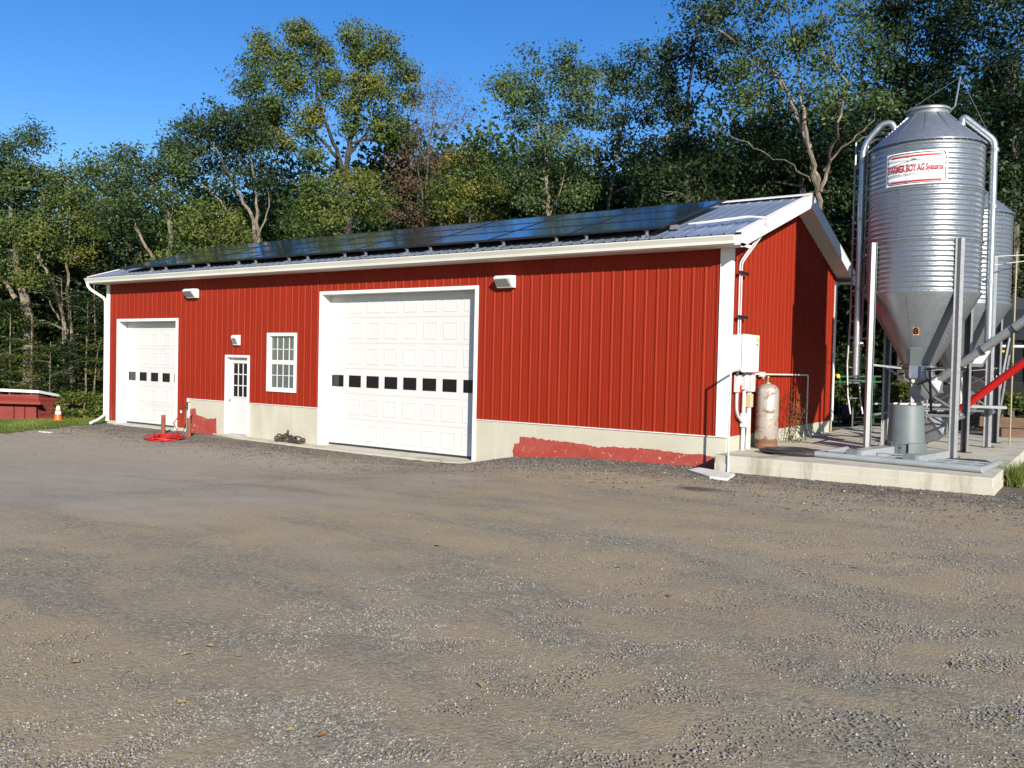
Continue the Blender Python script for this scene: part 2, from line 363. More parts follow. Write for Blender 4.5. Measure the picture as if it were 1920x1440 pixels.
# ------------------------------------------------------------------ ground
def axis(segs):
    out = []
    for a, b, st in segs: out += list(np.arange(a, b, st))
    return np.array(out+[segs[-1][1]])
gx = axis([(-400, -60, 40), (-60, -28, 2), (-28, 10, .2), (10, 40, 2), (40, 400, 40)])
gy = axis([(-300, -40, 40), (-40, -14, 2), (-14, 10, .2), (10, 60, 2), (60, 400, 40)])
X, Y = np.meshgrid(gx, gy); Z = H(X, Y)
jit = rng.normal(0, .006, X.shape)*((np.abs(X) < 29) & (Y > -14) & (Y < -.6)); Z = Z + jit
nx, ny = len(gx), len(gy); idx = np.arange(nx*ny).reshape(ny, nx)
fc = np.stack([idx[:-1, :-1], idx[:-1, 1:], idx[1:, 1:], idx[1:, :-1]], -1).reshape(-1, 4)
tag(npmesh('ground', np.stack([X, Y, Z], -1).reshape(-1, 3), fc, M['gravel'], smooth=True), kind='structure')
# lawn sheet on the left bank: boundary follows the photo's gravel edge
def sheet(name, inside, x0, x1, y0, y1, st, off, mt, kind='structure'):
    ax = np.arange(x0, x1, st); ay = np.arange(y0, y1, st); X, Y = np.meshgrid(ax, ay); keep = inside(X, Y)
    idx = np.arange(X.size).reshape(X.shape); q = np.stack([idx[:-1, :-1], idx[:-1, 1:], idx[1:, 1:], idx[1:, :-1]], -1).reshape(-1, 4)
    k = keep[:-1, :-1].ravel(); q = q[k]; used = np.unique(q); re = np.full(X.size, -1); re[used] = np.arange(len(used))
    V = np.stack([X.ravel(), Y.ravel(), (H(X, Y)+off).ravel()], -1)[used]
    return tag(npmesh(name, V, re[q], mt, smooth=True), kind=kind)
def lawn_in(X, Y):
    edge = np.interp(Y, [-14, -3.65, -.45, 0., 20], [-14.6, -18.1, -19.3, -19.45, -19.45])
    return X < edge + .10*np.sin(Y*5.1+X) + .06*np.sin(Y*13.3) - .03
sheet('lawn', lawn_in, -60, -14.0, -14, 12, .15, .012, M['turf'])
sheet('woodland_floor', lambda X, Y: (Y > 11) | ((X < -19.3) & (Y > 5)), -90, 60, 4, 90, 1., .03, M['forest'])
def blades(n, samp, h0, h1, wd, name, label=None):
    P = samp(n); n = len(P); a = rng.uniform(0, 2*PI, n); h = rng.uniform(h0, h1, n); lean = rng.normal(0, .35, (n, 2))*h[:, None]
    dx = np.stack([np.cos(a), np.sin(a)], -1)*wd
    z = P[:, 2]; A = np.c_[P[:, :2]-dx, z-.01]; B = np.c_[P[:, :2]+dx, z-.01]; T = np.c_[P[:, :2]+lean, z+h]
    V = np.stack([A, B, T], 1).reshape(-1, 3); return V, np.arange(3*n).reshape(-1, 3)
def samp_lawn(n):
    x = rng.uniform(-30, -16, n*2); y = rng.uniform(-8, 5, n*2); k = lawn_in(x, y) & (np.hypot(x-CAM[0], y-CAM[1]) < 33); x = x[k][:n]; y = y[k][:n]
    return np.c_[x, y, H(x, y)+.012]
V, Fc = blades(60000, samp_lawn, .03, .09, .008, 'g')
GR = leafmat('grass_blades', [(.07, .12, .02), (.13, .19, .035), (.26, .25, .07)])
tint = np.clip(.45+.35*np.sin(V[::3, 0]*1.7+V[::3, 1]*2.3)*np.sin(V[::3, 1]*1.1) + rng.normal(0, .18, len(Fc)), 0, 1)
tag(npmesh('grass', V, Fc, GR, tint=tint), 'short green lawn grass on the bank left of the barn', 'grass', kind='stuff')

# loose stones on the yard
def stones(n, samp, s0, s1, name, seed_cols, label):
    x, y = samp(n); n = len(x); z = H(x, y)
    s = rng.uniform(s0, s1, n)**1.0; base = np.array([(1, 0, 0), (-.5, .87, 0), (-.5, -.87, 0), (0, 0, 1.), (.2, .3, .75)])
    base = np.array([(1, 0, -.1), (0, 1, -.1), (-1, 0, -.1), (0, -1, -.1), (.15, .1, .75)])
    P = base[None]*(1+rng.normal(0, .28, (n, 5, 3))); a = rng.uniform(0, 2*PI, n); ca, sa = np.cos(a), np.sin(a)
    Q = P.copy(); Q[..., 0] = P[..., 0]*ca[:, None]-P[..., 1]*sa[:, None]; Q[..., 1] = P[..., 0]*sa[:, None]+P[..., 1]*ca[:, None]
    Q = Q*s[:, None, None]; Q[..., 0] += x[:, None]; Q[..., 1] += y[:, None]; Q[..., 2] += z[:, None]+.001
    f = np.array([(0, 1, 4), (1, 2, 4), (2, 3, 4), (3, 0, 4)]); Fc = (np.arange(n)*5)[:, None, None]+f[None]
    t = np.repeat(rng.uniform(0, 1, n)**1.5, 4)
    mt = mat('loose_stone', (.2, .2, .2), .8, 0, .3); k = N(mt); at = k.n('ShaderNodeAttribute', attribute_name='tint')
    k.col(k.ramp(at.outputs['Fac'], seed_cols))
    return tag(npmesh(name, Q.reshape(-1, 3), Fc.reshape(-1, 3), mt, tint=t), label, 'gravel', kind='stuff')
def sfront(n):
    d = 3.0+rng.uniform(0, 1, n)**1.6*16; px = rng.uniform(-60, 1980, n); r = AF[None]+AR[None]*((px-960)/F)[:, None]; hh = np.hypot(r[:, 0], r[:, 1])
    x = CAM[0]+r[:, 0]/hh*d; y = CAM[1]+r[:, 1]/hh*d
    cl = np.sin(x*1.3+y*.7)+np.sin(x*.5-y*1.9+1)+np.sin(x*2.9+y*2.1)*.6+rng.normal(0, .6, n)
    wornx = (x < 1.0) & (y > -11.5) & (y < -2.5)
    k = (y < -.62) & ((cl > .1) | (rng.uniform(0, 1, n) < .25)) & (~wornx | (rng.uniform(0, 1, n) < .12)) ; return x[k], y[k]
stones(270000, sfront, .003, .0085, 'gravel', [(0, (.13, .125, .112)), (.4, (.24, .225, .195)), (.88, (.32, .295, .245)), (1, (.48, .44, .35))], 'loose dark and pale stones scattered over the gravel yard')
def swall(n):
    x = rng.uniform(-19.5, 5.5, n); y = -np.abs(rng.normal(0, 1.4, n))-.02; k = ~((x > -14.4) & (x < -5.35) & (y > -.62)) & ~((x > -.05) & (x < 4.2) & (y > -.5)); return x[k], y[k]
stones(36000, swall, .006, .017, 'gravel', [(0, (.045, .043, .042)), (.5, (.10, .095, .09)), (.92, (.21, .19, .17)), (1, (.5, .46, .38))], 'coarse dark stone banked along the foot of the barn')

# ------------------------------------------------------------------ the barn
L_, W_, HE, HC, OV = 19.43, 6.89, 4.157, .885, .42
SL = .325
def roofz(y): y2 = y if y <= W_/2 else W_-y; return 4.30+SL*(y2+OV)
barn = empty('barn', (-L_/2, W_/2, 0), 'long red ribbed steel barn with white garage doors and solar panels on its roof', 'barn')
P9 = .2286
def prof(a0, a1, phase=0):
    """rib profile sample points between a0 and a1: (pos, height)"""
    pts = []; k0 = int(math.floor((a0-phase)/P9))-1
    for i in range(k0, int(math.ceil((a1-phase)/P9))+1):
        b = phase+i*P9
        pts += [(b-.028, 0), (b-.012, .015), (b+.012, .015), (b+.028, 0), (b+.085, 0), (b+.090, .0035), (b+.097, .0035), (b+.102, 0), (b+.136, 0), (b+.141, .0035), (b+.148, .0035), (b+.153, 0)]
    pts.sort(); xs = [p[0] for p in pts]; hs = [p[1] for p in pts]
    ins = [p for p in pts if a0 < p[0] < a1]
    return [(a0, float(np.interp(a0, xs, hs)))] + ins + [(a1, float(np.interp(a1, xs, hs)))]
def strip(mb, pr, f0, f1):
    vs = [f0(a, h) for a, h in pr] + [f1(a, h) for a, h in pr]; n = len(pr)
    mb.add(vs, [(i, i+1, n+i+1, n+i) for i in range(n-1)])
wl = MB()
def fw(x0, x1, z0, z1): strip(wl, prof(x0, x1, -.22), lambda a, h: (a, -h, z0), lambda a, h: (a, -h, z1))
G1, G2, GH = -10.18, -5.42, 3.675; S1, S2, SH = -18.89, -15.875, 3.1; D1, D2, DH = -13.75, -12.77, 2.11; W1, W2, WZ0, WZ1 = -12.07, -10.98, 1.214, 2.69; C0 = -15.33
fw(-L_, S1, .06, HE); fw(S1, S2, SH, HE); fw(S2, C0, .06, HE); fw(C0, D1, HC, HE); fw(D1, D2, DH, HE); fw(D2, W1, HC, HE)
fw(W1, W2, HC, WZ0); fw(W1, W2, WZ1, HE); fw(W2, G1, HC, HE); fw(G1, G2, GH, HE); fw(G2, 0, HC, HE)
wl.build('front_siding', 'red', barn)
for nm, xx, sg in (('gable_siding', 0., 1), ('gable_siding', -L_, -1)):
    g = MB(); strip(g, prof(0, W_, .1), lambda a, h: (xx+sg*h, a, HC if sg > 0 else .1), lambda a, h: (xx+sg*h, a, roofz(a)-.14)); g.build(nm, 'red', barn)
g = MB(); strip(g, prof(-L_, 0, 0), lambda a, h: (a, W_+h, HC), lambda a, h: (a, W_+h, HE)); g.build('rear_siding', 'red', barn)
# foundation
fd = MB(); fd.box(C0, .0-.006, -.5, D1, .18, HC-.004); fd.box(D2, -.006, -.5, G1, .18, HC-.004); fd.box(G2, -.006, -.5, .006, .18, HC-.004)
fd.box(-.18, .19, -.2, .01, W_, HC-.004); fd.box(-L_, W_-.18, -.5, -.19, W_+.006, HC-.004); fd.box(-L_+.0, .0, -.5, S1, .18, .06); fd.box(S2, 0, -.5, C0-.01, .18, .06); fd.box(-L_+.01, .2, -.5, -L_+.2, W_-.2, .1)
fd.build('foundation', 'found', barn)
# drip line above the foundation
for a, b in ((C0, D1), (D2, G1), (G2, -.17)): MB().box(a, -.03, HC-.012, b, -.002, HC+.004).build('base_trim', 'white', barn)
def patch(poly, seed):
    r = random.Random(seed); out = []
    n = len(poly)
    for i in range(n):
        a, b = poly[i], poly[(i+1) % n]; k = max(2, int(math.hypot(b[0]-a[0], b[1]-a[1])/.04))
        for j in range(k):
            t = j/k; out.append((a[0]+(b[0]-a[0])*t+r.uniform(-.016, .016), a[1]+(b[1]-a[1])*t+r.uniform(-.013, .013)))
    return out
p1 = patch([(-15.27, .60), (-15.03, .64), (-15.0, .46), (-14.72, .43), (-14.49, .37), (-14.12, .41), (-14.1, -.08), (-15.27, -.1)], 1)
MB().prism(p1, -.009, -.004).build('paint_patch', 'paint', barn)
p2 = patch([(-4.3, .6), (-3.98, .6), (-3.48, .57), (-2.87, .56), (-2.5, .52), (-2.18, .55), (-1.84, .56), (-1.3, .58), (-.99, .54), (-.48, .55), (-.14, .53), (-.08, .3), (-4.4, .05), (-4.48, .28), (-4.43, .44), (-4.32, .47)], 2)
MB().prism(p2, -.009, -.004).build('paint_patch', 'paint', barn)
# trims
def trim(name, *boxes, mt='white', bev=.004):
    mb = MB()
    for b in boxes: mb.box(*b)
    return mb.build(name, mt, barn, bevel=bev)
trim('corner_trim', (-.17, -.034, HC-.01, .034, .0, HE), (.0, .0, HC-.01, .034, .12, HE))
trim('corner_trim', (-L_-.034, -.034, .03, -L_+.12, 0, HE), (-L_-.034, .0, .03, -L_, .12, HE))
trim('corner_trim', (.0, W_-.12, HC-.01, .034, W_+.03, HE+.02))
trim('base_trim', (C0-.06, -.034, .0, C0, -.001, HC+.01))
# openings frames with reveal
RV = .26
def opening(name, x0, x1, zt, tw=.075, z0=0.):
    mb = MB(); yo = -.036
    mb.box(x0, yo, z0, x0+tw, RV+.05, zt); mb.box(x1-tw, yo, z0, x1, RV+.05, zt); mb.box(x0+tw, yo, zt-tw, x1-tw, RV+.05, zt)
    return mb.build(name, 'white', barn, bevel=.003)
opening('garage_door_frame', G1, G2, GH); opening('garage_door_frame', S1, S2, SH)
def garage(x0, x1, zb, zt, rows, rh, cols, winrow, off=0.):
    y = RV; d = MB(); root = None
    px = (x1-x0)/cols; segs = []
    mb = MB()
    for r in range(rows):
        a = zb+r*rh; b = min(zb+(r+1)*rh, zt)
        if b-a < .05: continue
        if r == winrow:
            zz0 = a+rh*.27; zz1 = a+rh*.73; hx = px*(.335 if cols == 8 else .30)
            mb.box(x0, y, a+.004, x1, y+.045, zz0); mb.box(x0, y, zz1, x1, y+.045, b-.004)
            xs = [x0]+[v for c in range(cols) for v in (x0+(c+.5)*px-hx+off, x0+(c+.5)*px+hx+off)]+[x1]
            for i in range(0, len(xs), 2): mb.box(xs[i], y+.001, zz0-.002, xs[i+1], y+.044, zz1+.002)
            for c in range(cols): segs.append((x0+(c+.5)*px-hx+off, x0+(c+.5)*px+hx+off, zz0, zz1))
        else: mb.box(x0, y, a+.004, x1, y+.045, b-.004)
        mb.box(x0, y+.008, b-.004, x1, y+.04, b+.004)
        if r != winrow:
            for c in range(cols):
                u0 = x0+(c+.5)*px-px*.36; u1 = u0+px*.72; v0 = a+rh*.17; v1 = min(a+rh*.83, zt-.03)
                if v1-v0 < .08: continue
                e = .022
                # moulded rim: sloping ring, proud field
                ring = [(u0, v0), (u1, v0), (u1, v1), (u0, v1)]; r2 = [(u0+e, v0+e), (u1-e, v0+e), (u1-e, v1-e), (u0+e, v1-e)]; r3 = [(u0+2*e, v0+2*e), (u1-2*e, v0+2*e), (u1-2*e, v1-2*e), (u0+2*e, v1-2*e)]
                vs = [(p, y-.001, q) for p, q in ring]+[(p, y-.009, q) for p, q in r2]+[(p, y-.002, q) for p, q in r3]+[(p, y+.002, q) for p, q in ring]
                fs = [(i, (i+1) % 4, 4+(i+1) % 4, 4+i) for i in range(4)]+[(4+i, 4+(i+1) % 4, 8+(i+1) % 4, 8+i) for i in range(4)]+[(8, 9, 10, 11), (15, 14, 13, 12)]+[(i, 12+i, 12+(i+1) % 4, (i+1) % 4) for i in range(4)]
                mb.add(vs, fs)
    dr = mb.build('garage_door', 'whitedoor', barn)
    for (a, b, c, e) in segs:
        f = MB(); t = .014
        f.box(a, y-.008, c, a+t, y+.01, e); f.box(b-t, y-.008, c, b, y+.01, e); f.box(a+t, y-.008, c, b-t, y+.01, c+t); f.box(a+t, y-.008, e-t, b-t, y+.01, e); f.box(a+t, y+.006, c+t, b-t, y+.012, e-t)
        f.build('window_pane', 'darkglass', dr)
    sl_ = MB(); sl_.box(x0, y+.002, zb-.045, x1, y+.04, zb-.002); sl_.build('bottom_seal', 'rubber', dr)
    return dr
garage(G1+.075, G2-.075, .05, GH-.075, 6, .601, 8, 2, 0)
garage(S1+.075, S2-.075, .05, SH-.075, 6, .547, 5, 2, 0)
# dark interior blockers behind the doors are the walls themselves: inner lining
# entry door
opening('door_frame', D1, D2, DH, .06); 
y = .085
dx0, dx1 = D1+.06, D2-.06; lx0, lx1, lz0, lz1 = dx0+.14, dx1-.14, 1.02, 1.90
mb = MB(); mb.box(dx0, y, .04, dx1, y+.045, lz0); mb.box(dx0, y, lz1, dx1, y+.045, DH-.06); mb.box(dx0, y, lz0, lx0, y+.045, lz1); mb.box(lx1, y, lz0, dx1, y+.045, lz1)
for u0, u1, v0, v1 in ((lx0-.03, lx1+.03, lz0-.03, lz0+.005), (lx0-.03, lx1+.03, lz1-.005, lz1+.03), (lx0-.03, lx0+.005, lz0+.005, lz1-.005), (lx1-.005, lx1+.03, lz0+.005, lz1-.005)): mb.box(u0, y-.012, v0, u1, y-.001, v1)
dr = mb.build('entry_door', 'whitedoor', barn, bevel=.002)
w_ = MB(); w_.box(lx0, y+.02, lz0, lx1, y+.026, lz1); wo = w_.build('door_window', 'darkglass', dr)
mm = MB()
for i in (1, 2): xx = lx0+(lx1-lx0)*i/3; mm.box(xx-.011, y+.008, lz0, xx+.011, y+.018, lz1)
for i in (1, 2): zz = lz0+(lz1-lz0)*i/3; mm.box(lx0, y+.007, zz-.011, lx1, y+.0175, zz+.011)
mm.build('door_muntins', 'white', dr)
kn = MB(); kn.tube([(dx0+.07, y-.004, .93), (dx0+.07, y-.05, .93)], .012, 8); kn.lathe([(0, .0)], (0, 0), 3) if False else None
kn.tube([(dx0+.07, y-.035, .93), (dx0+.07, y-.05, .93), (dx0+.07, y-.075, .93)], [.018, .03, .02], 12); kn.build('door_knob', 'galvpipe', dr, smooth=True)
MB().box(D1-.02, -.10, -.0, D2+.02, .12, .035).build('door_sill', 'conc', barn, bevel=.004)
# window
mb = MB(); t = .075
mb.box(W1, -.045, WZ0, W1+t, .10, WZ1); mb.box(W2-t, -.045, WZ0, W2, .10, WZ1); mb.box(W1+t, -.045, WZ0, W2-t, .10, WZ0+t); mb.box(W1+t, -.045, WZ1-t, W2-t, .10, WZ1)
wf = mb.build('window_frame', 'white', barn, bevel=.004)
mid = WZ0+(WZ1-WZ0)*.5
sh = MB(); sh.box(W1+t, .01, mid-.02, W2-t, .05, mid+.025)
for a, b in ((WZ0+t, mid-.02), (mid+.025, WZ1-t)):
    sh.box(W1+t, .012, a, W1+t+.03, .05, b); sh.box(W2-t-.03, .012, a, W2-t, .05, b); sh.box(W1+t+.03, .012, a, W2-t-.03, .05, a+.03); sh.box(W1+t+.03, .012, b-.03, W2-t-.03, .05, b)
sh.build('window_sash', 'white', wf)
gl = MB(); gl.box(W1+t, .04, WZ0+t, W2-t, .046, WZ1-t); gl.build('window_pane', 'windowglass', wf)
mu = MB(); x0, x1 = W1+t+.03, W2-t-.03
for a, b in ((WZ0+t+.03, mid-.02), (mid+.025, WZ1-t-.03)):
    for i in (1, 2, 3): xx = x0+(x1-x0)*i/4; mu.box(xx-.008, .026, a, xx+.008, .037, b)
    zz = (a+b)/2; mu.box(x0, .0255, zz-.008, x1, .0365, zz+.008)
mu.build('window_muntins', 'cabinet', wf)
# roof
GOV = .36; XR = GOV; XL = -L_-GOV
rf = MB(); RZ = .03
for sgn in (0, 1):
    yy0, yy1 = (-OV-.04, W_/2) if sgn == 0 else (W_+OV+.04, W_/2)
    z0 = 4.30+SL*(-.04)+RZ; z1 = roofz(W_/2)+RZ
    strip(rf, prof(XL, XR, .05), lambda a, h: (a, yy0, z0+h*1.15), lambda a, h: (a, yy1, z1+h*1.15))
rf.build('roof', 'roof', barn)
zr = roofz(W_/2)
MB().prism([(-.22, zr-.02), (0, zr+.05), (.22, zr-.02), (.22, zr-.032), (0, zr+.036), (-.22, zr-.032)], XL-.01, XR+.01, lambda q: (q[1], q[0]+W_/2, q[2]+.045)).build('ridge_cap', 'white', barn)
# roof deck underside / soffits
for sgn, nm in ((1, 'rake_fascia'), (-1, 'rake_fascia')):
    xo = XR if sgn > 0 else XL; fa = MB()
    for a, b in ((-OV-.03, W_/2), (W_+OV+.03, W_/2)):
        za = 4.30+SL*(-.03); zb_ = zr
        x_0, x_1 = (xo-.02, xo+.012) if sgn > 0 else (xo-.012, xo+.02)
        vs = [(x_, yy, zz+dz) for x_ in (x_0, x_1) for yy, zz in ((a, za), (b, zb_)) for dz in (-.2, .045)]
        fa.add(vs, [(0, 1, 3, 2), (4, 6, 7, 5), (0, 4, 5, 1), (2, 3, 7, 6), (0, 2, 6, 4), (1, 5, 7, 3)])
        # top rake cap
        vs = [(x_, yy, zz+dz) for x_ in (xo-.11*sgn, xo+.02*sgn) for yy, zz in ((a, za), (b, zb_)) for dz in (.052, .066)]
        fa.add(vs, [(0, 1, 3, 2), (4, 6, 7, 5), (0, 4, 5, 1), (2, 3, 7, 6), (0, 2, 6, 4), (1, 5, 7, 3)])
    fa.build(nm, 'white', barn)
    so_ = MB(); xi = -.02 if sgn > 0 else -L_+.02
    for a, b in ((-OV+.0, W_/2), (W_+OV, W_/2)):
        n = 22
        for i in range(n):
            t0, t1 = i/n, (i+.93)/n; ya, yb = a+(b-a)*t0, a+(b-a)*t1
            za, zb_ = roofz(ya)-.15, roofz(yb)-.15
            xa, xb = (xi, xo-.02) if sgn > 0 else (xo+.02, xi)
            so_.add([(xa, ya, za), (xb, ya, za), (xb, yb, zb_), (xa, yb, zb_), (xa, ya, za+.01), (xb, ya, za+.01), (xb, yb, zb_+.01), (xa, yb, zb_+.01)], [(0, 1, 2, 3), (7, 6, 5, 4), (0, 4, 5, 1), (1, 5, 6, 2), (2, 6, 7, 3), (3, 7, 4, 0)])
    so_.build('rake_soffit', 'soffit', barn)
sf = MB(); sf.box(XL+.02, -OV+.0, HE-.012, XR-.021, -.002, HE+.004); sf.box(XL+.02, W_+.002, HE-.012, XR-.021, W_+OV, HE+.004); sf.build('eave_soffit', 'soffit', barn)
fs_ = MB(); fs_.box(XL+.02, -OV-.018, HE-.02, XR-.021, -OV-.001, 4.30+.0); fs_.box(XL+.02, W_+OV+.001, HE-.02, XR-.021, W_+OV+.018, 4.30)
fs_.box(XR-.021, -OV-.03, HE-.05, XR+.012, -.05, 4.16); fs_.box(XR-.021, W_+.05, HE-.05, XR+.012, W_+OV+.03, 4.16); fs_.build('eave_fascia', 'white', barn)
# gutter (K-style profile, open top)
gy0 = -OV-.018; gz = 4.155
gp = [(gy0, gz+.135), (gy0, gz), (gy0-.065, gz), (gy0-.075, gz+.05), (gy0-.095, gz+.085), (gy0-.115, gz+.12), (gy0-.115, gz+.138), (gy0-.100, gz+.138), (gy0-.100, gz+.128), (gy0-.083, gz+.088), (gy0-.062, gz+.05), (gy0-.055, gz+.01), (gy0-.01, gz+.01), (gy0-.01, gz+.135)]
GX0, GX1 = XL-.0, XR-.12
gm = MB(); n = len(gp); gm.add([(GX0, a, b) for a, b in gp]+[(GX1, a, b) for a, b in gp], [(i, (i+1) % n, n+(i+1) % n, n+i) for i in range(n)])
for xx in (GX0, GX1-.004): gm.add([(x_, a, b) for x_ in (xx, xx+.004) for a, b in gp[:7]], [tuple(range(7)), tuple(range(13, 6, -1))]+[(i, i+7, (i+1) % 7+7, (i+1) % 7) for i in range(7)])
gut = gm.build('gutter', 'gutter', barn)
dp = MB(); xc = -L_-.02
def dsp(pts): 
    for a, b in zip(pts[:-1], pts[1:]): dp.obox(a, b, .075, .055, (0, 1, .02))
dp.tube([(XL+.09, gy0-.05, gz+.0), (XL+.10, gy0-.05, gz-.08), (XL+.16, gy0+.02, gz-.2), (-L_-.06, -.10, gz-.42), (-L_-.01, -.075, gz-.52), (-L_, -.073, 3.0), (-L_, -.073, .28), (-L_+.03, -.11, .20), (-L_+.25, -.42, .10), (-L_+.46, -.76, .03)], .042, 8)
dp.build('downspout', 'white', gut)

# solar panels (9 x 3) on rails
sn = Vector((0, -SL, 1)).normalized(); sy = Vector((0, 1, SL)).normalized()
PWd, PH = 1.918, 1.068; xr0 = -1.2; yb0 = -.20
def rp(x, s, h):
    """point on the roof: x along, s up the slope from the panel bottom edge, h off the roof"""
    b = Vector((x, yb0, 4.30+SL*(yb0+OV)+RZ)); return b+sy*s+sn*h
colname = ['first', 'second', 'third', 'fourth', 'fifth', 'sixth', 'seventh', 'eighth', 'ninth']
def make_panel():
    root = empty('solar_panel', (0, 0, 0), 'x', 'solar panel', 'solar panels on the barn roof'); t = .03
    a, b = PWd-.012, PH-.012; fr = MB(); h0, h1 = 0, .04
    fr.box(-a, 0, h0, -a+t, b, h1); fr.box(-t, 0, h0, 0, b, h1); fr.box(-a+t, 0, h0, -t, t, h1); fr.box(-a+t, b-t, h0, -t, b, h1)
    fr.build('frame', 'black', root); MB().box(-a+t-.002, t-.002, .022, -t+.002, b-t+.002, .034).build('glass', 'cell', root); return root
proto = make_panel(); first = True
ang = math.atan(SL)
for r in range(3):
    for c in range(9):
        o = proto if first else copytree(proto); first = False
        o.location = rp(xr0-c*PWd, r*PH, .135); o.rotation_euler = (ang, 0, 0)
        o['label'] = 'black solar panel in the %s row of the roof array, %s column from the right' % (['lowest', 'middle', 'upper'][r], colname[c])
rk = empty('mounting_rack', rp(xr0-8, 0, 0), 'dark rails and feet holding the solar panels above the barn roof', 'mounting rack')
for c in range(9):
    for q in (.3, 1.55):
        xx = xr0-c*PWd-q; ro = MB().obox(rp(xx, -.04, .13), rp(xx, 3*PH+.03, .13), .04, .045, tuple(sn)).build('rail', 'black', rk); ft = MB()
        for s_ in (.05, 1.6, 3.0):
            MB().obox(rp(xx, s_-.03, .02), rp(xx, s_-.03, .11), .035, .05, (0, 1, 0)).build('rail_foot', 'galvdull', ro)
        ft.obox(rp(xx-.05, -.08, .03), rp(xx-.05, .0, .03), .05, .03, tuple(sn)); ft.build('rail_foot', 'galvdull', ro)

# wall lights
def wallpack(x, z, wd, ht, dp_, label):
    r = empty('wall_light', (x, 0, z), label, 'wall light', 'white wall lights on the barn front')
    h = MB(); x0, x1 = x-wd/2, x+wd/2; y0 = -.02
    # side profile (y, z): back plate, deep hood at the top, lens slopes back to the wall below
    pf = [(y0, z-ht/2), (y0, z+ht/2), (y0-dp_*.75, z+ht/2-.01), (y0-dp_, z+ht/2-.05), (y0-dp_*.98, z+ht*.22), (y0-dp_*.5, z-ht*.42), (y0-dp_*.45, z-ht/2)]
    h.add([(x0, a, b) for a, b in pf]+[(x1, a, b) for a, b in pf], [tuple(range(7)), tuple(range(13, 6, -1))]+[(i, i+7, (i+1) % 7+7, (i+1) % 7) for i in range(7)])
    ho = h.build('housing', 'white', r, bevel=.012)
    a, b = pf[4], pf[5]; nrm = Vector((0, b[1]-a[1], -(b[0]-a[0]))).normalized(); l = MB(); nv = Vector((0, -abs(nrm.y), -abs(nrm.z)))*1
    p = [Vector((x0+.04, a[0]+(b[0]-a[0])*.06, a[1]+(b[1]-a[1])*.06)), Vector((x1-.07, a[0]+(b[0]-a[0])*.06, a[1]+(b[1]-a[1])*.06)), Vector((x1-.04, a[0]+(b[0]-a[0])*.9, a[1]+(b[1]-a[1])*.9)), Vector((x0+.03, a[0]+(b[0]-a[0])*.9, a[1]+(b[1]-a[1])*.9))]
    l.add([q+nv*.012 for q in p]+[q-nv*.01 for q in p], [(0, 1, 2, 3), (7, 6, 5, 4), (0, 4, 5, 1), (1, 5, 6, 2), (2, 6, 7, 3), (3, 7, 4, 0)]); l.build('lens', 'lens', r)
wallpack(-4.67, 3.72, .40, .25, .24, 'white wall light on red siding right of the big garage door')
wallpack(-15.13, 3.76, .42, .25, .24, 'white wall light under the eave right of the small garage door')
wallpack(-13.25, 2.50, .24, .27, .13, 'small white wall light above the entry door')

# ------------------------------------------------------------------ slabs
PZ = .62
pad = MB(); 
def pad_poly():
    return None
pad.box(.012, -.50, .0, 4.13, 9.6, PZ); po = pad.build('concrete_pad', 'conc', bevel=.018); tag(po, kind='structure')
lg = MB(); lg.box(.014, -.514, .1, 4.144, -.499, PZ-.135); lg.box(4.129, -.512, .1, 4.142, 9.58, PZ-.135); tag(lg.build('concrete_pad', 'conc', bevel=.006), kind='structure')
ap = MB(); ap.prism([(-14.3, .0), (-13.0, -.30), (-10, -.5), (-7, -.55), (-5.45, -.42), (-5.43, .0)], 0, 1, lambda q: (q[0], q[2], -.3+.302*q[1]))
ap.box(-10.18+.0, .0, -.2, -5.42, .36, .004); ap.box(S1, -.12, -.2, S2, .36, .004)
tag(ap.build('concrete_apron', 'conc', bevel=.01), kind='structure')
# dirt mound in the pad corner
# ------------------------------------------------------------------ feed bins
def hatleg(root, cx, cy, ang, z0, z1, W=.165, Dp=.075, t=.006):
    e = Vector((math.cos(ang), math.sin(ang), 0)); u = Vector((-math.sin(ang), math.cos(ang), 0))
    pf = [(-W/2, 0), (-W/2+.035, 0), (-.035, Dp), (.035, Dp), (W/2-.035, 0), (W/2, 0)]
    inn = [(a, b-t) for a, b in pf][::-1]; pl = [(-W/2, 0), (-W/2, .02)]+[]  # lip
    poly = pf+inn; n = len(poly); mb = MB()
    b0 = Vector((cx, cy, 0)); vs = [b0+u*a+e*b+Vector((0, 0, z)) for z in (z0, z1) for a, b in poly]
    fs = [(i, (i+1) % n, n+(i+1) % n, n+i) for i in range(n)]
    for o_ in (0, n):
        for i in range(5): fs.append((o_+i, o_+i+1, o_+n-2-i, o_+n-1-i))
    mb.add(vs, fs); lg_ = mb.build('leg', 'galvdull', root)
    ft = MB(); c0 = b0+e*.02; ft.obox(c0-u*.11+Vector((0, 0, z0+.008)), c0+u*.11+Vector((0, 0, z0+.008)), .15, .014); ft.tube([c0+u*.08+e*.05+Vector((0, 0, z0)), c0+u*.08+e*.05+Vector((0, 0, z0+.05))], .01, 6); ft.build('foot_plate', 'iron', lg_)
def pipe(root, pts, r=.064, name='fill_pipe', joints=()):
    mb = MB(); P = [Vector(p) for p in pts]; mb.tube(P, r, 14)
    for i in joints:
        d = (P[i+1]-P[i]).normalized(); mb.tube([P[i]-d*.03, P[i]+d*.03], r+.007, 14)
    return mb.build(name, 'galvpipe', root, smooth=True)
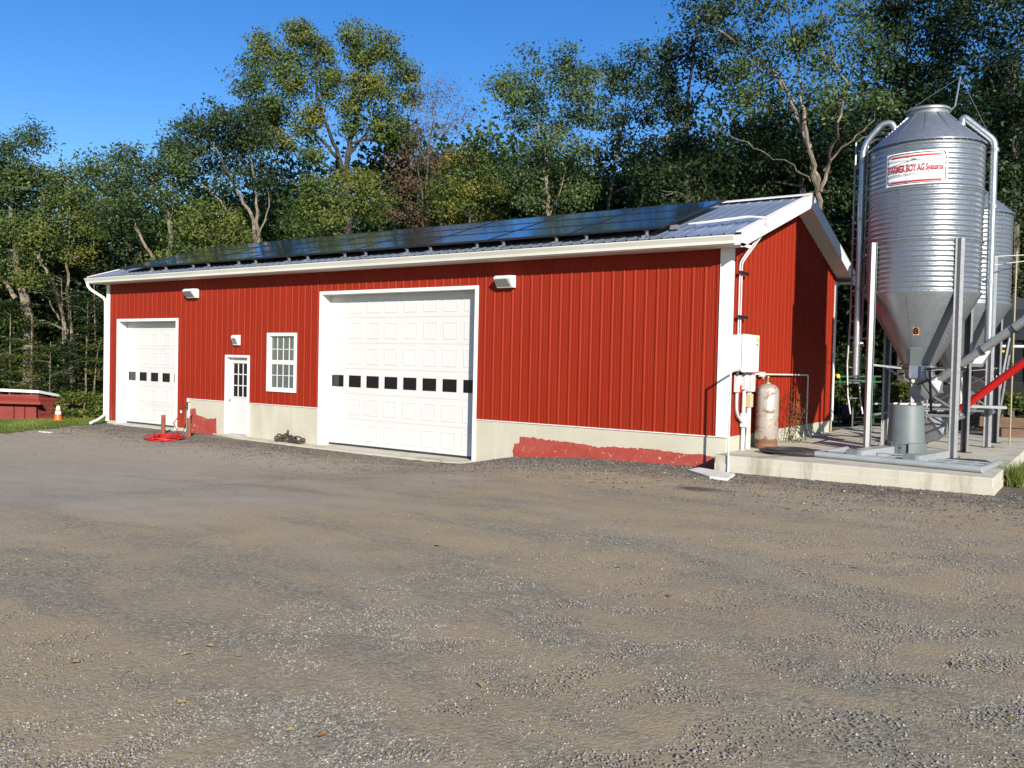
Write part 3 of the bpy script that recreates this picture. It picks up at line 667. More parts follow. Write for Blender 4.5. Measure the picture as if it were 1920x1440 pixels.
def feed_bin(cx, cy, zc, label, sign):
    """zc: eave height of the cylinder"""
    r = empty('feed_bin', (cx, cy, PZ), label, 'feed bin', 'galvanised feed bins on the concrete pad'); R = .945; zb = 3.47; Z2 = 2.2
    pr = []; n = round((zc-zb)/.086); 
    for i in range(n*6+1):
        z = zb+(zc-zb)*i/(n*6); pr.append((R+.008*math.sin(2*PI*i/6), z))
    b = MB(); b.lathe(pr, (cx, cy), 96); b.build('body', 'galv', r, smooth=True)
    # ring joints and seams
    j = MB()
    zz = zb
    for z in (zb+.02, zb+.92, zb+1.8):
        if z < zc-.2: j.lathe([(R+.012, z-.02), (R+.018, z-.012), (R+.018, z+.012), (R+.012, z+.02)], (cx, cy), 64)
    for i in range(44):
        for z in (zb+.02, zb+.92, zb+1.8, zc-.02):
            if z < zc:
                a = 2*PI*i/44; c = Vector((math.cos(a), math.sin(a), 0)); p = Vector((cx, cy, z))+c*(R+.012); j.tube([p, p+c*.016], .009, 5)
    for k_ in range(3):
        for a in (-1.95+k_*.12, -.75+.2*k_, .9, 2.6):
            c = Vector((math.cos(a), math.sin(a), 0))
            for q in range(14):
                z = zb+.08+k_*.88+q*.06
                if z < zc-.05: p = Vector((cx, cy, z))+c*(R+.006); j.tube([p, p+c*.016], .008, 5)
    j.build('seam_bolts', 'galv', r)
    # roof cone with ribs, collar and lid
    rt = MB(); rt.lathe([(R+.035, zc-.015), (R+.03, zc+.015), (.34, zc+.60), (.335, zc+.66)], (cx, cy), 48)
    for i in range(12):
        a = 2*PI*i/12+.1; c = Vector((math.cos(a), math.sin(a), 0)); p0 = Vector((cx, cy, zc+.02))+c*R; p1 = Vector((cx, cy, zc+.6))+c*.35; rt.obox(p0, p1, .022, .02)
        for q in range(12):
            p = p0.lerp(p1, (q+.5)/12)+Vector((-c.y, c.x, 0))*.03; rt.tube([p, p+Vector((0, 0, .022))], .007, 5)
    rt.build('bin_roof', 'galv', r, smooth=True)
    li = MB(); li.lathe([(.345, zc+.60), (.355, zc+.665), (.385, zc+.67), (.385, zc+.70), (.36, zc+.725), (.0, zc+.77)], (cx, cy), 40); li.build('lid', 'galvdull', r, smooth=True)
    # hopper cone
    hp = MB(); hp.lathe([(R+.015, zb+.012), (R+.015, zb-.01), (.255, Z2), (.255, Z2-.0)], (cx, cy), 60)
    hp.build('hopper', 'galv', r, smooth=True)
    hb = MB()
    for i in range(6):
        a = 2*PI*i/6+.45; c = Vector((math.cos(a), math.sin(a), 0)); p0 = Vector((cx, cy, zb-.05))+c*R*.985; p1 = Vector((cx, cy, Z2+.05))+c*.28; hb.obox(p0, p1, .05, .006, tuple(c))
        for q in range(18):
            p = p0.lerp(p1, (q+.5)/18)+c*.004; hb.tube([p, p+c*.018], .008, 5)
    hb.build('hopper_seams', 'galv', r)
    rg = MB(); rg.lathe([(.25, Z2-.09), (.285, Z2-.09), (.285, Z2-.07), (.262, Z2-.06), (.262, Z2-.035), (.285, Z2-.03), (.285, Z2+.0), (.25, Z2+.0)], (cx, cy), 40)
    rg.build('outlet_ring', 'galvpipe', r, smooth=True)
    for a in (45, 135, 225, 315):
        an = math.radians(a); hatleg(r, cx+math.cos(an)*(R+.025), cy+math.sin(an)*(R+.025), an, PZ, 4.38)
    # braces between the legs and to the outlet ring
    q = [Vector((cx+math.cos(math.radians(a))*(R+.03), cy+math.sin(math.radians(a))*(R+.03), 0)) for a in (45, 135, 225, 315)]
    for i in range(4):
        a, b_ = q[i], q[(i+1) % 4]
        if i != 2: MB().obox(a+Vector((0, 0, 1.28)), b_+Vector((0, 0, 1.28)), .006, .045).build('leg_brace', 'galvdull', r)
        MB().obox(a+Vector((0, 0, 2.2)), Vector((cx, cy, 2.14))+(a-Vector((cx, cy, 0))).normalized()*.27, .035, .035).build('outlet_brace', 'galvdull', r)
    a, b_ = q[0], q[1]; br = MB(); br.obox(a+Vector((0, 0, 1.3)), b_+Vector((0, 0, 2.15)), .006, .035); br.obox(b_+Vector((0, 0, 1.3)), a+Vector((0, 0, 2.15)), .035, .006)
    br.build('cross_brace', 'galvdull', r)
    return r, R
vr = np.array([.986, .165]); vf = np.array([-.165, .986])      # lateral and depth directions seen from the yard
B1 = (2.57, 2.76); B2 = (2.78, 5.72)
b1, R1 = feed_bin(*B1, 6.09, 'nearer and taller corrugated feed bin with a red and white maker sign', True)
b2, _ = feed_bin(*B2, 5.30, 'shorter corrugated feed bin standing half hidden behind the taller one', False)
def bp(c, lat, dep, z): q = np.array(c)+vr*lat+vf*dep; return Vector((q[0], q[1], z))
# fill and vent pipes of bin 1
def arc(ps, n=5, rr=.15):
    """round the corners of a polyline"""
    P = [Vector(p) for p in ps]; out = [P[0]]
    for i in range(1, len(P)-1):
        a = (P[i-1]-P[i]); b = (P[i+1]-P[i]); d = min(rr, a.length*.45, b.length*.45); p = P[i]+a.normalized()*d; q = P[i]+b.normalized()*d
        for k_ in range(n+1):
            t = k_/n; out.append(p.lerp(P[i], t).lerp(P[i].lerp(q, t), t))
    return out+[P[-1]]
pipe(b1, arc([bp(B1, -.52, -.05, 6.48), bp(B1, -.60, -.05, 6.64), bp(B1, -.76, -.05, 6.62), bp(B1, -1.07, -.05, 6.26), bp(B1, -1.07, -.05, 1.95)], 5, .2), .058, joints=())
pipe(b1, arc([bp(B1, .55, -.1, 6.45), bp(B1, .56, -.1, 6.62), bp(B1, 1.06, -.12, 6.14), bp(B1, 1.08, -.12, 2.62)], 5, .1), .063, joints=())
for lat, zs, rr in ((-1.07, (5.95, 4.9, 3.6, 2.6), .065), (1.07, (5.98, 5.0, 3.7), .071)):
    for z in zs: mb = MB(); mb.tube([bp(B1, lat, -.05 if lat < 0 else -.12, z-.03), bp(B1, lat, -.05 if lat < 0 else -.12, z+.03)], rr, 14); mb.obox(bp(B1, lat*.9, 0, z), bp(B1, lat, -.05, z), .03, .03); mb.build('pipe_clamp', 'galvdull', b1)
# square boot under the right pipe with its paper label
bt = MB(); c = bp(B1, 1.06, -.12, 0)
vs = [c+Vector((sx_*.085, sy_*.07, z))-Vector((dx_, 0, 0)) for z, dx_ in ((2.62, 0), (2.50, .0), (2.20, .14)) for sx_, sy_ in ((-1, -1), (1, -1), (1, 1), (-1, 1))]
bt.add(vs, [(0, 1, 2, 3), (11, 10, 9, 8)]+[(l*4+i, l*4+(i+1) % 4, l*4+4+(i+1) % 4, l*4+4+i) for l in (0, 1) for i in range(4)]); bto = bt.build('pipe_boot', 'galvdull', b1)
lb = MB(); a = vs[4]+Vector((-.0, -.004, 0)); lb.add([vs[4]+Vector((.0, -.006, -.02)), vs[5]+Vector((-.015, -.006, -.02)), vs[9]+Vector((0., -.006, .06)), vs[8]+Vector((.02, -.006, .06))], [(0, 1, 2, 3)]); lb.build('paper_label', 'signwhite', bto)
# ladder on the back left
ld = MB(); la, lc = bp(B1, -1.22, .35, 0), bp(B1, -1.02, .62, 0)
for q in (la, lc):
    top = [q+Vector((0, 0, 6.25)), q+Vector((0, 0, 6.42)), q+Vector((.12, -.02, 6.5)), q+Vector((.62, -.1, 6.5))]
    ld.tube([q+Vector((.06, 0, 1.25)), q+Vector((-.0, 0, 1.6)), q+Vector((-.03, 0, 2.2)), q+Vector((0, 0, 3.0))]+top, .017, 6)
for i in range(17): z = 1.55+.295*i; ld.tube([la+Vector((0, 0, z)), lc+Vector((0, 0, z))], .013, 6)
for z in (1.9, 2.7, 3.6, 4.6, 5.6): ld.obox(la+Vector((0, 0, z)), bp(B1, -.85, .3, z), .03, .012); ld.obox(lc+Vector((0, 0, z)), bp(B1, -.8, .5, z), .03, .012)
ld.build('ladder', 'galvdull', b1)
# lid lever and ropes
lv = MB(); p0 = bp(B1, .36, -.05, 6.76); lv.tube([bp(B1, .2, -.1, 6.74), p0, bp(B1, .43, 0, 6.84), bp(B1, .50, .02, 7.36)], .016, 6); lv.build('lid_lever', 'galvpipe', b1)
rp_ = MB(); tp = bp(B1, .50, .02, 7.36); rp_.tube([tp, bp(B1, -.30, -.05, 6.84)], .0035, 4); rp_.tube([tp, bp(B1, 1.03, .1, 6.22)], .0045, 4); rp_.build('lid_rope', 'galvdull', b1)
# slide gate on the hopper front
e0 = Vector((-vf[0], -vf[1], 0)); ul = Vector((vr[0], vr[1], 0)); g0 = Vector((B1[0], B1[1], 0))+ul*(-.06)
sg = MB(); sg.obox(g0+e0*.34+Vector((0, 0, 2.20)), g0+e0*.47+Vector((0, 0, 2.52)), .19, .05, tuple(e0)); gt = sg.build('slide_gate', 'bluegrey', b1, bevel=.006)
ch = MB(); a, b_ = g0+e0*.36+Vector((0, 0, 2.2)), g0+e0*.50+Vector((0, 0, 1.98))
ch.obox(a, b_, .19, .008, tuple(e0)); ch.obox(a-ul*.095+e0*.03, b_-ul*.095+e0*.03, .006, .09, tuple(e0)); ch.obox(a+ul*.095+e0*.03, b_+ul*.095+e0*.03, .006, .09, tuple(e0)); ch.build('sample_chute', 'galvpipe', b1)
# number 8 on the hopper
def cone_map(u, v, off, zc0=2.80, ang0=None):
    slope = (.96-.255)/(3.46-2.2); a = math.atan2(-vf[1], -vf[0])+ang0
    z = zc0+v*.87; r = .255+(z-2.2)*slope+off; al = a+u/r; return (B1[0]+r*math.cos(al), B1[1]+r*math.sin(al), z)
pq = MB(); pq.add([cone_map(u, v, .004, 2.80, -.12) for u, v in ((-.05, -.075), (.05, -.075), (.05, .075), (-.05, .075))], [(0, 1, 2, 3)]); pn = pq.build('number_plate', 'num', b1)
tv, tf = textpoly('8', .17, .008); tx = MB(); tx.add([cone_map(x, y_, .008, 2.80, -.12) for x, y_, _z in tv], tf); tx.build('number', 'letter', pn)
# maker sign wrapped round the corrugation
SGZ = 5.60; aS = math.atan2(-vf[1], -vf[0])-.18; SW, SHh = 1.02, .57
def sgm(u, v, off=.0):
    z = SGZ+v; i = (z-3.47)/(6.09-3.47)*round((6.09-3.47)/.086)*6; r = R1+.008*math.sin(2*PI*i/6)+.006+off; a = aS+u/R1; return (B1[0]+r*math.cos(a), B1[1]+r*math.sin(a), z)
def grid(mb, u0, u1, v0, v1, off, nu=24, nv=48, f=None):
    vs = [sgm(u0+(u1-u0)*i/nu, v0+(v1-v0)*j/nv, off) for j in range(nv+1) for i in range(nu+1)]
    mb.add(vs, [(j*(nu+1)+i, j*(nu+1)+i+1, (j+1)*(nu+1)+i+1, (j+1)*(nu+1)+i) for j in range(nv) for i in range(nu)])
sgb = MB(); grid(sgb, -SW/2, SW/2, -SHh/2, SHh/2, 0); sgn_ = sgb.build('maker_sign', 'signwhite', b1, smooth=True)
def line(mb, pts, wd, off):
    for (a, b), (c_, d) in zip(pts[:-1], pts[1:]):
        L = math.hypot(c_-a, d-b); n = max(1, int(L/.012)); nx_, ny_ = -(d-b)/L*wd/2, (c_-a)/L*wd/2
        vs = []
        for i in range(n+1):
            t = i/n; x_, y_ = a+(c_-a)*t, b+(d-b)*t; vs += [sgm(x_+nx_, y_+ny_, off), sgm(x_-nx_, y_-ny_, off)]
        mb.add(vs, [(2*i, 2*i+1, 2*i+3, 2*i+2) for i in range(n)])
bd_ = MB(); hw, hh_, rc = SW/2-.035, SHh/2-.03, .07; loop = []
for cx_, cy_, a0 in ((hw-rc, hh_-rc, 0), (-hw+rc, hh_-rc, 90), (-hw+rc, -hh_+rc, 180), (hw-rc, -hh_+rc, 270)):
    for i in range(7): an = math.radians(a0+15*i); loop.append((cx_+rc*math.cos(an), cy_+rc*math.sin(an)))
loop.append(loop[0]); line(bd_, loop, .014, .004)
line(bd_, [(-hw+.02, -.0+.055), (-.03, .135), (hw-.03, .075)], .009, .004); bd_.build('sign_border', 'letter', sgn_)
rd = MB()
for v0 in (.205, -.225):
    line(rd, [(-hw+.06, v0), (hw-.06, v0)], .03, .003)
tv, tf = textpoly('FARMER BOY AG', .17, .004, 0, .95)
mxu = max(abs(q[0]) for q in tv); rd.add([sgm(-.155+q[0]*.30/mxu, -.005+q[1], .0045) for q in tv], tf)
tv, tf = textpoly('Systems', .15, .004, 0, .95); mxu = max(abs(q[0]) for q in tv); rd.add([sgm(.30+q[0]*.135/mxu, -.005+q[1], .0045) for q in tv], tf)
rd.build('sign_lettering', 'letterred', sgn_)
gy_ = MB(); tv, tf = textpoly('ANIMAL PRODUCTION SYSTEMS', .055, .0, 0, 1.); mxu = max(abs(q[0]) for q in tv); gy_.add([sgm(q[0]*.43/mxu, -.095+q[1]*.9, .0045) for q in tv], tf)
line(gy_, [(-.065, .150), (.01, .150)], .028, .003); gy_.build('sign_subtitle', 'lettergrey', sgn_)

# augers
def boot(root, c, d, s, mt='galvdull'):
    """sheet-metal auger boot: tapered box along d"""
    d = Vector(d).normalized(); u = Vector((0, 0, 1)); r = d.cross(u).normalized(); u = r.cross(d); c = Vector(c); mb = MB()
    def rect(t, w_, h_): return [c+d*t+r*a*w_+u*b*h_ for a, b in ((-1, -1), (1, -1), (1, 1), (-1, 1))]
    lv_ = [(-.5*s, .2*s, .22*s), (-.1*s, .24*s, .36*s), (.25*s, .24*s, .36*s), (.5*s, .1*s, .12*s)]
    vs = [p for q in lv_ for p in rect(*q)]; n = len(lv_)
    mb.add(vs, [(0, 1, 2, 3), tuple(4*(n-1)+i for i in (3, 2, 1, 0))]+[(l*4+i, l*4+(i+1) % 4, l*4+4+(i+1) % 4, l*4+4+i) for l in range(n-1) for i in range(4)])
    for t, w_, h_ in ((-.5*s, .23*s, .25*s), (.25*s, .27*s, .39*s)):
        q = rect(t-.012, w_, h_)+rect(t+.012, w_, h_); mb.add(q, [(0, 1, 2, 3), (7, 6, 5, 4), (0, 4, 5, 1), (1, 5, 6, 2), (2, 6, 7, 3), (3, 7, 4, 0)])
    return mb.build('auger_boot', mt, root, bevel=.004)
A0 = pt(1738, 727, 17.35); A1 = pt(1803, 690, 17.15); A2 = pt(1935, 594, 17.0); A3 = A2+(A2-A1)*.6
aug = empty('feed_auger', A0, 'grey galvanised auger tube rising to the right from under the nearer bin', 'auger')
dd = A2-A0; boot(aug, A0, dd, .55)
tb = MB(); tb.tube([Vector(A0)+Vector(dd)*.06, A3], .075, 14); tb.build('auger_tube', 'galvdull', aug, smooth=True)
for px_, py_ in ((1804, 690), (1845, 660), (1903, 618)):
    q = Vector(A0)+Vector(dd)*((px_-1738)/(1935-1738)); dn = Vector(dd).normalized(); cl = MB(); cl.tube([q-dn*.012, q+dn*.012], .092, 14); cl.build('tube_clamp', 'black', aug)
mbz = MB(); tr0 = Vector((B1[0], B1[1], 2.11))
vs = []
for c_, r_ in ((tr0, .25), (Vector((B1[0]+.05, B1[1]+.03, 1.95)), .235), (Vector(A0)+Vector((0, 0, .16)), .13)):
    vs += [c_+Vector((math.cos(2*PI*j/24)*r_, math.sin(2*PI*j/24)*r_, 0)) for j in range(24)]
mbz.add(vs, [(l*24+j, l*24+(j+1) % 24, l*24+24+(j+1) % 24, l*24+24+j) for l in (0, 1) for j in range(24)]); mbz.build('transition_cone', 'galv', aug, smooth=True)
hn = MB(); hn.obox(pt(1706, 727, 17.1), pt(1767, 701, 17.1), .05, .03); hn.obox(pt(1727, 716, 17.1), pt(1755, 757, 17.1), .03, .02); hn.tube([pt(1743, 690, 17.0), pt(1746, 775, 17.0)], .022, 8); hn.build('boot_bracket', 'rubber', aug)
q0 = pt(1748, 805, 18.4); q1 = pt(1800, 768, 18.2); q2 = pt(1945, 661, 17.8)
au2 = empty('feed_auger', q0, 'bright red auger tube sloping up to the right behind the bin legs', 'auger')
boot(au2, q0, q2-q0, .58, 'galvdull')
tb = MB(); tb.tube([Vector(q0)+Vector(q1-q0)*.3, Vector(q1)+Vector(q2-q1)*.02], .07, 12); tb.build('tube_end', 'galvdull', au2, smooth=True)
tb = MB(); tb.tube([q1, Vector(q2)+Vector(q2-q1)*.4], .07, 14); tb.build('auger_tube', 'redmach', au2, smooth=True)
tb = MB()
for i in range(7):
    for s_ in (-1, 1):
        q = pt(1862+i*6-(6 if s_ > 0 else 0), 722-i*4.6+s_*10, 18.0); tb.tube([q, Vector(q)+Vector((0, 0, .035))], .014, 6)
tb.build('tube_bolts', 'galvpipe', au2)
sw = MB(); sw.obox(pt(1700, 757, 18.9), pt(1885, 764, 19.2), .25, .05); sw.obox(pt(1630, 757, 18.6), pt(1700, 757, 18.9), .03, .03); sw.obox(pt(1730, 770, 18.5), pt(1800, 770, 18.6), .05, .02)
tag(sw.build('cross_conveyor', 'galvdull'), 'narrow galvanised trough running level between the bin legs', 'trough')
# labels on bin 2 pipe
lb2 = MB()
for (a, b), (c_, d_) in (((1772, 615), (1784, 636)),):
    lb2.add([pt(a, b, 19.2), pt(c_, b, 19.2), pt(c_, d_, 19.25), pt(a-6, d_, 19.25)], [(0, 1, 2, 3)])
lb2.build('paper_label', 'signwhite', b2)
# rungs beside bin 2 and electric wires to the right
wr = MB(); wr.tube([pt(1795, 487, 16.6), pt(1862, 481, 17.6), pt(1925, 478, 19)], .008, 4); tag(wr.build('guy_wire', 'pvcw'), 'upper thin wire running right from the nearer bin leg', 'wire', 'wires at the bins')
wr = MB(); wr.tube([pt(1850, 499, 18.0), pt(1925, 489, 20)], .008, 4); tag(wr.build('guy_wire', 'pvcw'), 'lower thin wire running right behind the fill pipe', 'wire', 'wires at the bins')
wr = MB(); c_ = pt(1893, 830, 20.45); wr.tube([(c_[0], c_[1], PZ), (c_[0], c_[1], 4.6)], .018, 6); tag(wr.build('conduit_pole', 'poletan'), 'thin tan conduit pole beside the rear right bin leg', 'pole')

# grey upside-down bin
gc = (2.52, 2.02); t_ = empty('grey_trash_can', (gc[0], gc[1], PZ), 'grey plastic trash can standing upside down between the bin legs', 'trash can')
r0 = .315
tc = MB(); tc.lathe([(r0-.005, PZ+.22), (r0-.01, PZ+.26), (.275, PZ+.86), (.262, PZ+.885), (.0, PZ+.89)], gc, 40); tc.build('can_body', 'bluegrey', t_, smooth=True)
sk = MB()
for a0, a1 in ((-1.25, .9), (1.2, 3.6), (3.75, 4.55)):
    sk.lathe([(r0+.0, PZ), (r0+.03, PZ), (r0+.02, PZ+.23), (r0-.008, PZ+.245), (r0-.01, PZ+.24), (r0+.0, PZ)], gc, 14, a0, a1)
sk.lathe([(r0-.03, PZ+.02), (r0-.03, PZ+.22)], gc, 30); sk.build('can_rim', 'bluegrey', t_, smooth=True)
hd = MB(); an = math.radians(255); c0 = Vector((gc[0]+math.cos(an)*r0, gc[1]+math.sin(an)*r0, PZ)); u_ = Vector((-math.sin(an), math.cos(an), 0))
hd.obox(c0-u_*.1+Vector((0, 0, .19)), c0+u_*.1+Vector((0, 0, .19)), .03, .06); hd.build('can_handle', 'bluegrey', t_)
rope = MB(); rope.tube([(gc[0]-.2+.06*i, gc[1]-.1+.05*math.sin(i*2.1), PZ+.905) for i in range(7)], .014, 6)
tag(rope.build('strap', 'pvcw'), 'pale strap lying on the upturned grey trash can', 'strap')

# steel frame lying on the pad
fz = PZ+.055
fr = empty('metal_platform', (2.6, .8, PZ), 'galvanised steel frame with cross channels lying flat on the pad front', 'platform')
mb = MB(); a = Vector((1.42, .40, fz)); b_ = Vector((3.93, .02, fz)); c_ = Vector((4.02, 1.25, fz)); d_ = Vector((1.60, 1.75, fz))
for p, q in ((a, b_), (b_, c_), (a, d_)): mb.tube([p, q], .05, 10)
mb.build('outer_tubes', 'zinc', fr, smooth=True)
mb = MB(); mb.obox((2.05, .42, PZ+.09), (2.34, 2.05, PZ+.09), .24, .15); mb.build('cross_channel', 'zinc', fr, bevel=.01)
mb = MB(); mb.obox((2.93, .28, PZ+.09), (3.16, 1.6, PZ+.09), .24, .15); mb.build('cross_channel', 'zinc', fr, bevel=.01)
mb = MB()
for p, q in (((1.5, .75, fz+.03), (2.1, .68, fz+.03)), ((2.12, .50, fz+.035), (3.0, .40, fz+.035)), ((2.15, .95, fz+.05), (3.05, .8, fz+.05)), ((3.0, .62, fz+.02), (4.0, .5, fz+.02)), ((3.1, .95, fz+.02), (4.0, .85, fz+.02))): mb.tube([p, q], .017, 6)
for p, q in (((1.75, .36, fz), (1.9, 1.5, fz)), ((3.35, .15, fz), (3.45, 1.05, fz)), ((3.68, .1, fz), (3.75, 1.05, fz))): mb.obox(p, q, .06, .05)
mb.build('cross_rods', 'zinc', fr)
MB().obox((2.02, .30, PZ+.10), (2.05, .44, PZ+.11), .18, .16).build('end_bracket', 'galvpipe', fr); MB().obox((2.90, .18, PZ+.10), (2.93, .32, PZ+.11), .18, .16).build('end_bracket', 'galvpipe', fr)
mt_ = MB(); mt_.prism([(3.05, .0), (3.2, .06), (3.4, .05), (3.55, .07), (3.8, .07), (3.95, 0)], 1.30, 1.62, lambda q: (q[0], q[1], PZ+.004+q[2]*.8)); tag(mt_.build('rubber_mat', 'rubber'), 'black rubber flap lying behind the steel frame, right end of the pad', 'rubber mat')
mt_ = MB(); mt_.prism([(1.6, .0), (1.7, .05), (1.8, .03), (1.9, .05), (2.0, 0)], 1.75, 1.95, lambda q: (q[0], q[1], PZ+.004+q[2])); tag(mt_.build('rubber_mat', 'rubber'), 'small black rubber flap at the left end of the steel frame', 'rubber mat')
# black hose coil
hc = MB(); pts = []; cx_, cy_ = .98, .62
for i in range(330):
    a = i*2*PI/44; rr = .40+.05*math.sin(i*.37)+.04*math.sin(a*.31+1); pts.append((cx_+rr*1.15*math.cos(a), cy_+rr*.95*math.sin(a), PZ+.022+.05*(i/330)+.012*math.sin(i*.21)))
hc.tube(pts, .018, 6); tag(hc.build('black_hose', 'rubber', smooth=True), 'coiled black hose lying on the pad beside the rusty tank', 'hose')
hc = MB(); hc.tube([(.25, 1.55, PZ+.015), (.8, 1.35, PZ+.015), (1.4, 1.15, PZ+.015), (1.62, 1.1, PZ+.015)], .014, 6); tag(hc.build('thin_hose', 'rust', smooth=True), 'thin reddish hose lying from the tank foot towards the frame', 'hose')

# gas cylinder
tcx, tcy = .29, 1.28; tk = empty('gas_cylinder', (tcx, tcy, PZ), 'tall rusty silver gas cylinder on the pad by the gable wall', 'gas cylinder'); R_ = .205
mb = MB(); mb.lathe([(R_-.012, PZ+.015), (R_-.005, PZ), (R_-.005, PZ+.10), (R_-.012, PZ+.11), (R_, PZ+.13), (R_, PZ+.60), (R_+.004, PZ+.605), (R_+.004, PZ+.625), (R_, PZ+.63), (R_, PZ+1.05), (R_-.012, PZ+1.10), (R_-.05, PZ+1.145), (.11, PZ+1.175), (.05, PZ+1.19), (.045, PZ+1.21), (0, PZ+1.21)], (tcx, tcy), 40); mb.build('cylinder_body', 'tank', tk, smooth=True)
mb = MB(); mb.tube([(tcx, tcy, PZ+1.2), (tcx, tcy, PZ+1.30)], .022, 8); mb.tube([(tcx-.05, tcy, PZ+1.27), (tcx+.04, tcy, PZ+1.27)], .016, 8); mb.tube([(tcx, tcy, PZ+1.30), (tcx, tcy, PZ+1.33)], .035, 10); mb.build('valve', 'brass', tk, smooth=True)
# conduits and cabinets on the gable
XG = .022
cb = empty('electrical_cabinet', (.12, .45, 2.35), 'pale grey electrical cabinet mounted on the gable wall near the corner', 'electrical cabinet')
mb = MB(); mb.box(.03, .13, 2.03, .20, .90, 2.66); mb.build('cabinet_body', 'cabinet', cb, bevel=.008)
mb = MB(); mb.box(.204, .115, 2.015, .235, .915, 2.675); cdr = mb.build('cabinet_door', 'cabinet', cb, bevel=.006)
mb = MB(); mb.box(.236, .74, 2.56, .239, .87, 2.625); mb.build('yellow_label', 'yellow', cdr)
mb = MB(); mb.box(.236, .76, 2.49, .239, .84, 2.52); mb.build('red_label', 'redst', cdr)
mb = MB(); mb.box(.2, .91, 2.35, .23, .935, 2.52); mb.build('latch', 'galvdull', cdr)
def tub(pts, r, name, mt, label, rr=.06, cat='conduit', grp='conduits on the gable wall'):
    m_ = MB(); m_.tube(arc(pts, 4, rr), r, 8); return tag(m_.build(name, mt, smooth=True), label, cat, grp)
for i, lab in enumerate(('left of the twin pale conduits climbing from the cabinet to the roof', 'right of the twin pale conduits climbing from the cabinet to the roof')):
    yo = .30+.10*i; tub([(.06, yo, 2.66), (.06, yo, 3.92), (.10, yo+.05, 4.02), (.42, yo+.30, 4.60), (.42, yo+.33, 4.73), (.1, yo+.2, 4.76), (-.9+.1*i, yo-.05, 4.66)], .014, 'roof_conduit', 'pvc', lab)
tag(MB().obox((.10, .18, 3.75), (.10, .62, 3.75), .03, .05).build('conduit_strap', 'black'), 'upper black strut clamping the twin conduits', 'strut', 'struts behind the conduits')
tag(MB().obox((.10, .18, 2.98), (.10, .62, 2.98), .03, .05).build('conduit_strap', 'black'), 'lower black strut clamping the twin conduits above the cabinet', 'strut', 'struts behind the conduits')
jb = MB(); jb.box(-1.25, .22, 4.58, -1.10, .32, 4.66); tag(jb.build('roof_junction', 'galvdull'), 'small grey junction fitting on the bare roof beside the panels', 'junction box')
tub([(.12, .06, 2.10), (.12, .06, 1.5), (.12, -.56, 1.3), (.12, -.56, .3)][:0] or [(.10, -.0+.04, 2.16), (.10, .03, 1.0), (.10, -.52, .9), (.10, -.545, .35)][:0] or [(.26, -.53, 2.03), (.26, -.53, .30)], .017, 'ground_conduit', 'pvc', 'thin pale pipe running from cabinet height into the gravel before the pad', .05)
tag(MB().obox((.26, -.54, 2.02), (.20, .14, 2.08), .028, .028).build('elbow_fitting', 'pvc'), 'grey elbow fitting joining the thin pipe to the cabinet', 'fitting')
tub([(.07, .30, 2.03), (.07, .30, 1.62), (.07, .30, 1.28), (.07, .62, 1.12)], .028, 'wall_conduit', 'pvc', 'bent grey conduit leftmost below the cabinet', .16)
tub([(.07, .66, 2.03), (.07, .66, PZ)], .034, 'wall_conduit', 'pvcw', 'pale straight conduit below the middle of the cabinet', .05)
tub([(.07, .92, 1.85), (.07, .92, PZ)], .042, 'wall_conduit', 'pvcw', 'thickest pale conduit nearest the gas cylinder', .05)
tag(MB().box(.03, .86, 1.38, .13, .99, 1.62).build('tan_sleeve', 'tan', bevel=.01), 'tan sleeve wrapped on the thickest conduit', 'sleeve')
tag(MB().box(.03, .24, 1.66, .12, .40, 1.96).build('disconnect_box', 'pvc', bevel=.008), 'small grey switch box below the left of the cabinet', 'switch box')
tag(MB().box(.121, .30, 1.66, .126, .39, 1.78).build('warning_sticker', 'redst'), 'small red and white warning sticker below the cabinet', 'sticker')
tag(MB().box(.03, .58, 1.70, .13, .76, 1.98).build('junction_box', 'pvc', bevel=.01), 'grey conduit fitting under the middle of the cabinet', 'junction box', 'conduit fittings')
tag(MB().box(.03, .84, 1.66, .15, 1.02, 1.99).build('junction_box', 'pvc', bevel=.012), 'larger grey conduit fitting nearest the gas cylinder', 'junction box', 'conduit fittings')
tag(MB().box(.03, .60, 1.03, .14, .78, 1.28).build('junction_box', 'pvc', bevel=.01), 'lowest grey conduit fitting where the bent conduit ends', 'junction box', 'conduit fittings')
tub([(.08, .75, 1.98), (.08, 4.55, 1.96), (.08, 4.55, .85), (.16, 4.62, PZ)], .016, 'long_conduit', 'pvcw', 'thin pale pipe running along the gable above the cylinder and down to the pad', .06)
tag(MB().box(.05, 1.45, 1.93, .12, 1.66, 2.02).build('junction_box', 'pvc', bevel=.008), 'grey fitting on the long pipe just above the cylinder', 'junction box', 'conduit fittings')
tub([(.12, 1.5, 1.94), (.16, 1.42, 1.9), (.22, 1.32, 1.84)], .012, 'gas_pigtail', 'pvcw', 'short pale hose from the fitting to the cylinder valve', .03, 'hose')

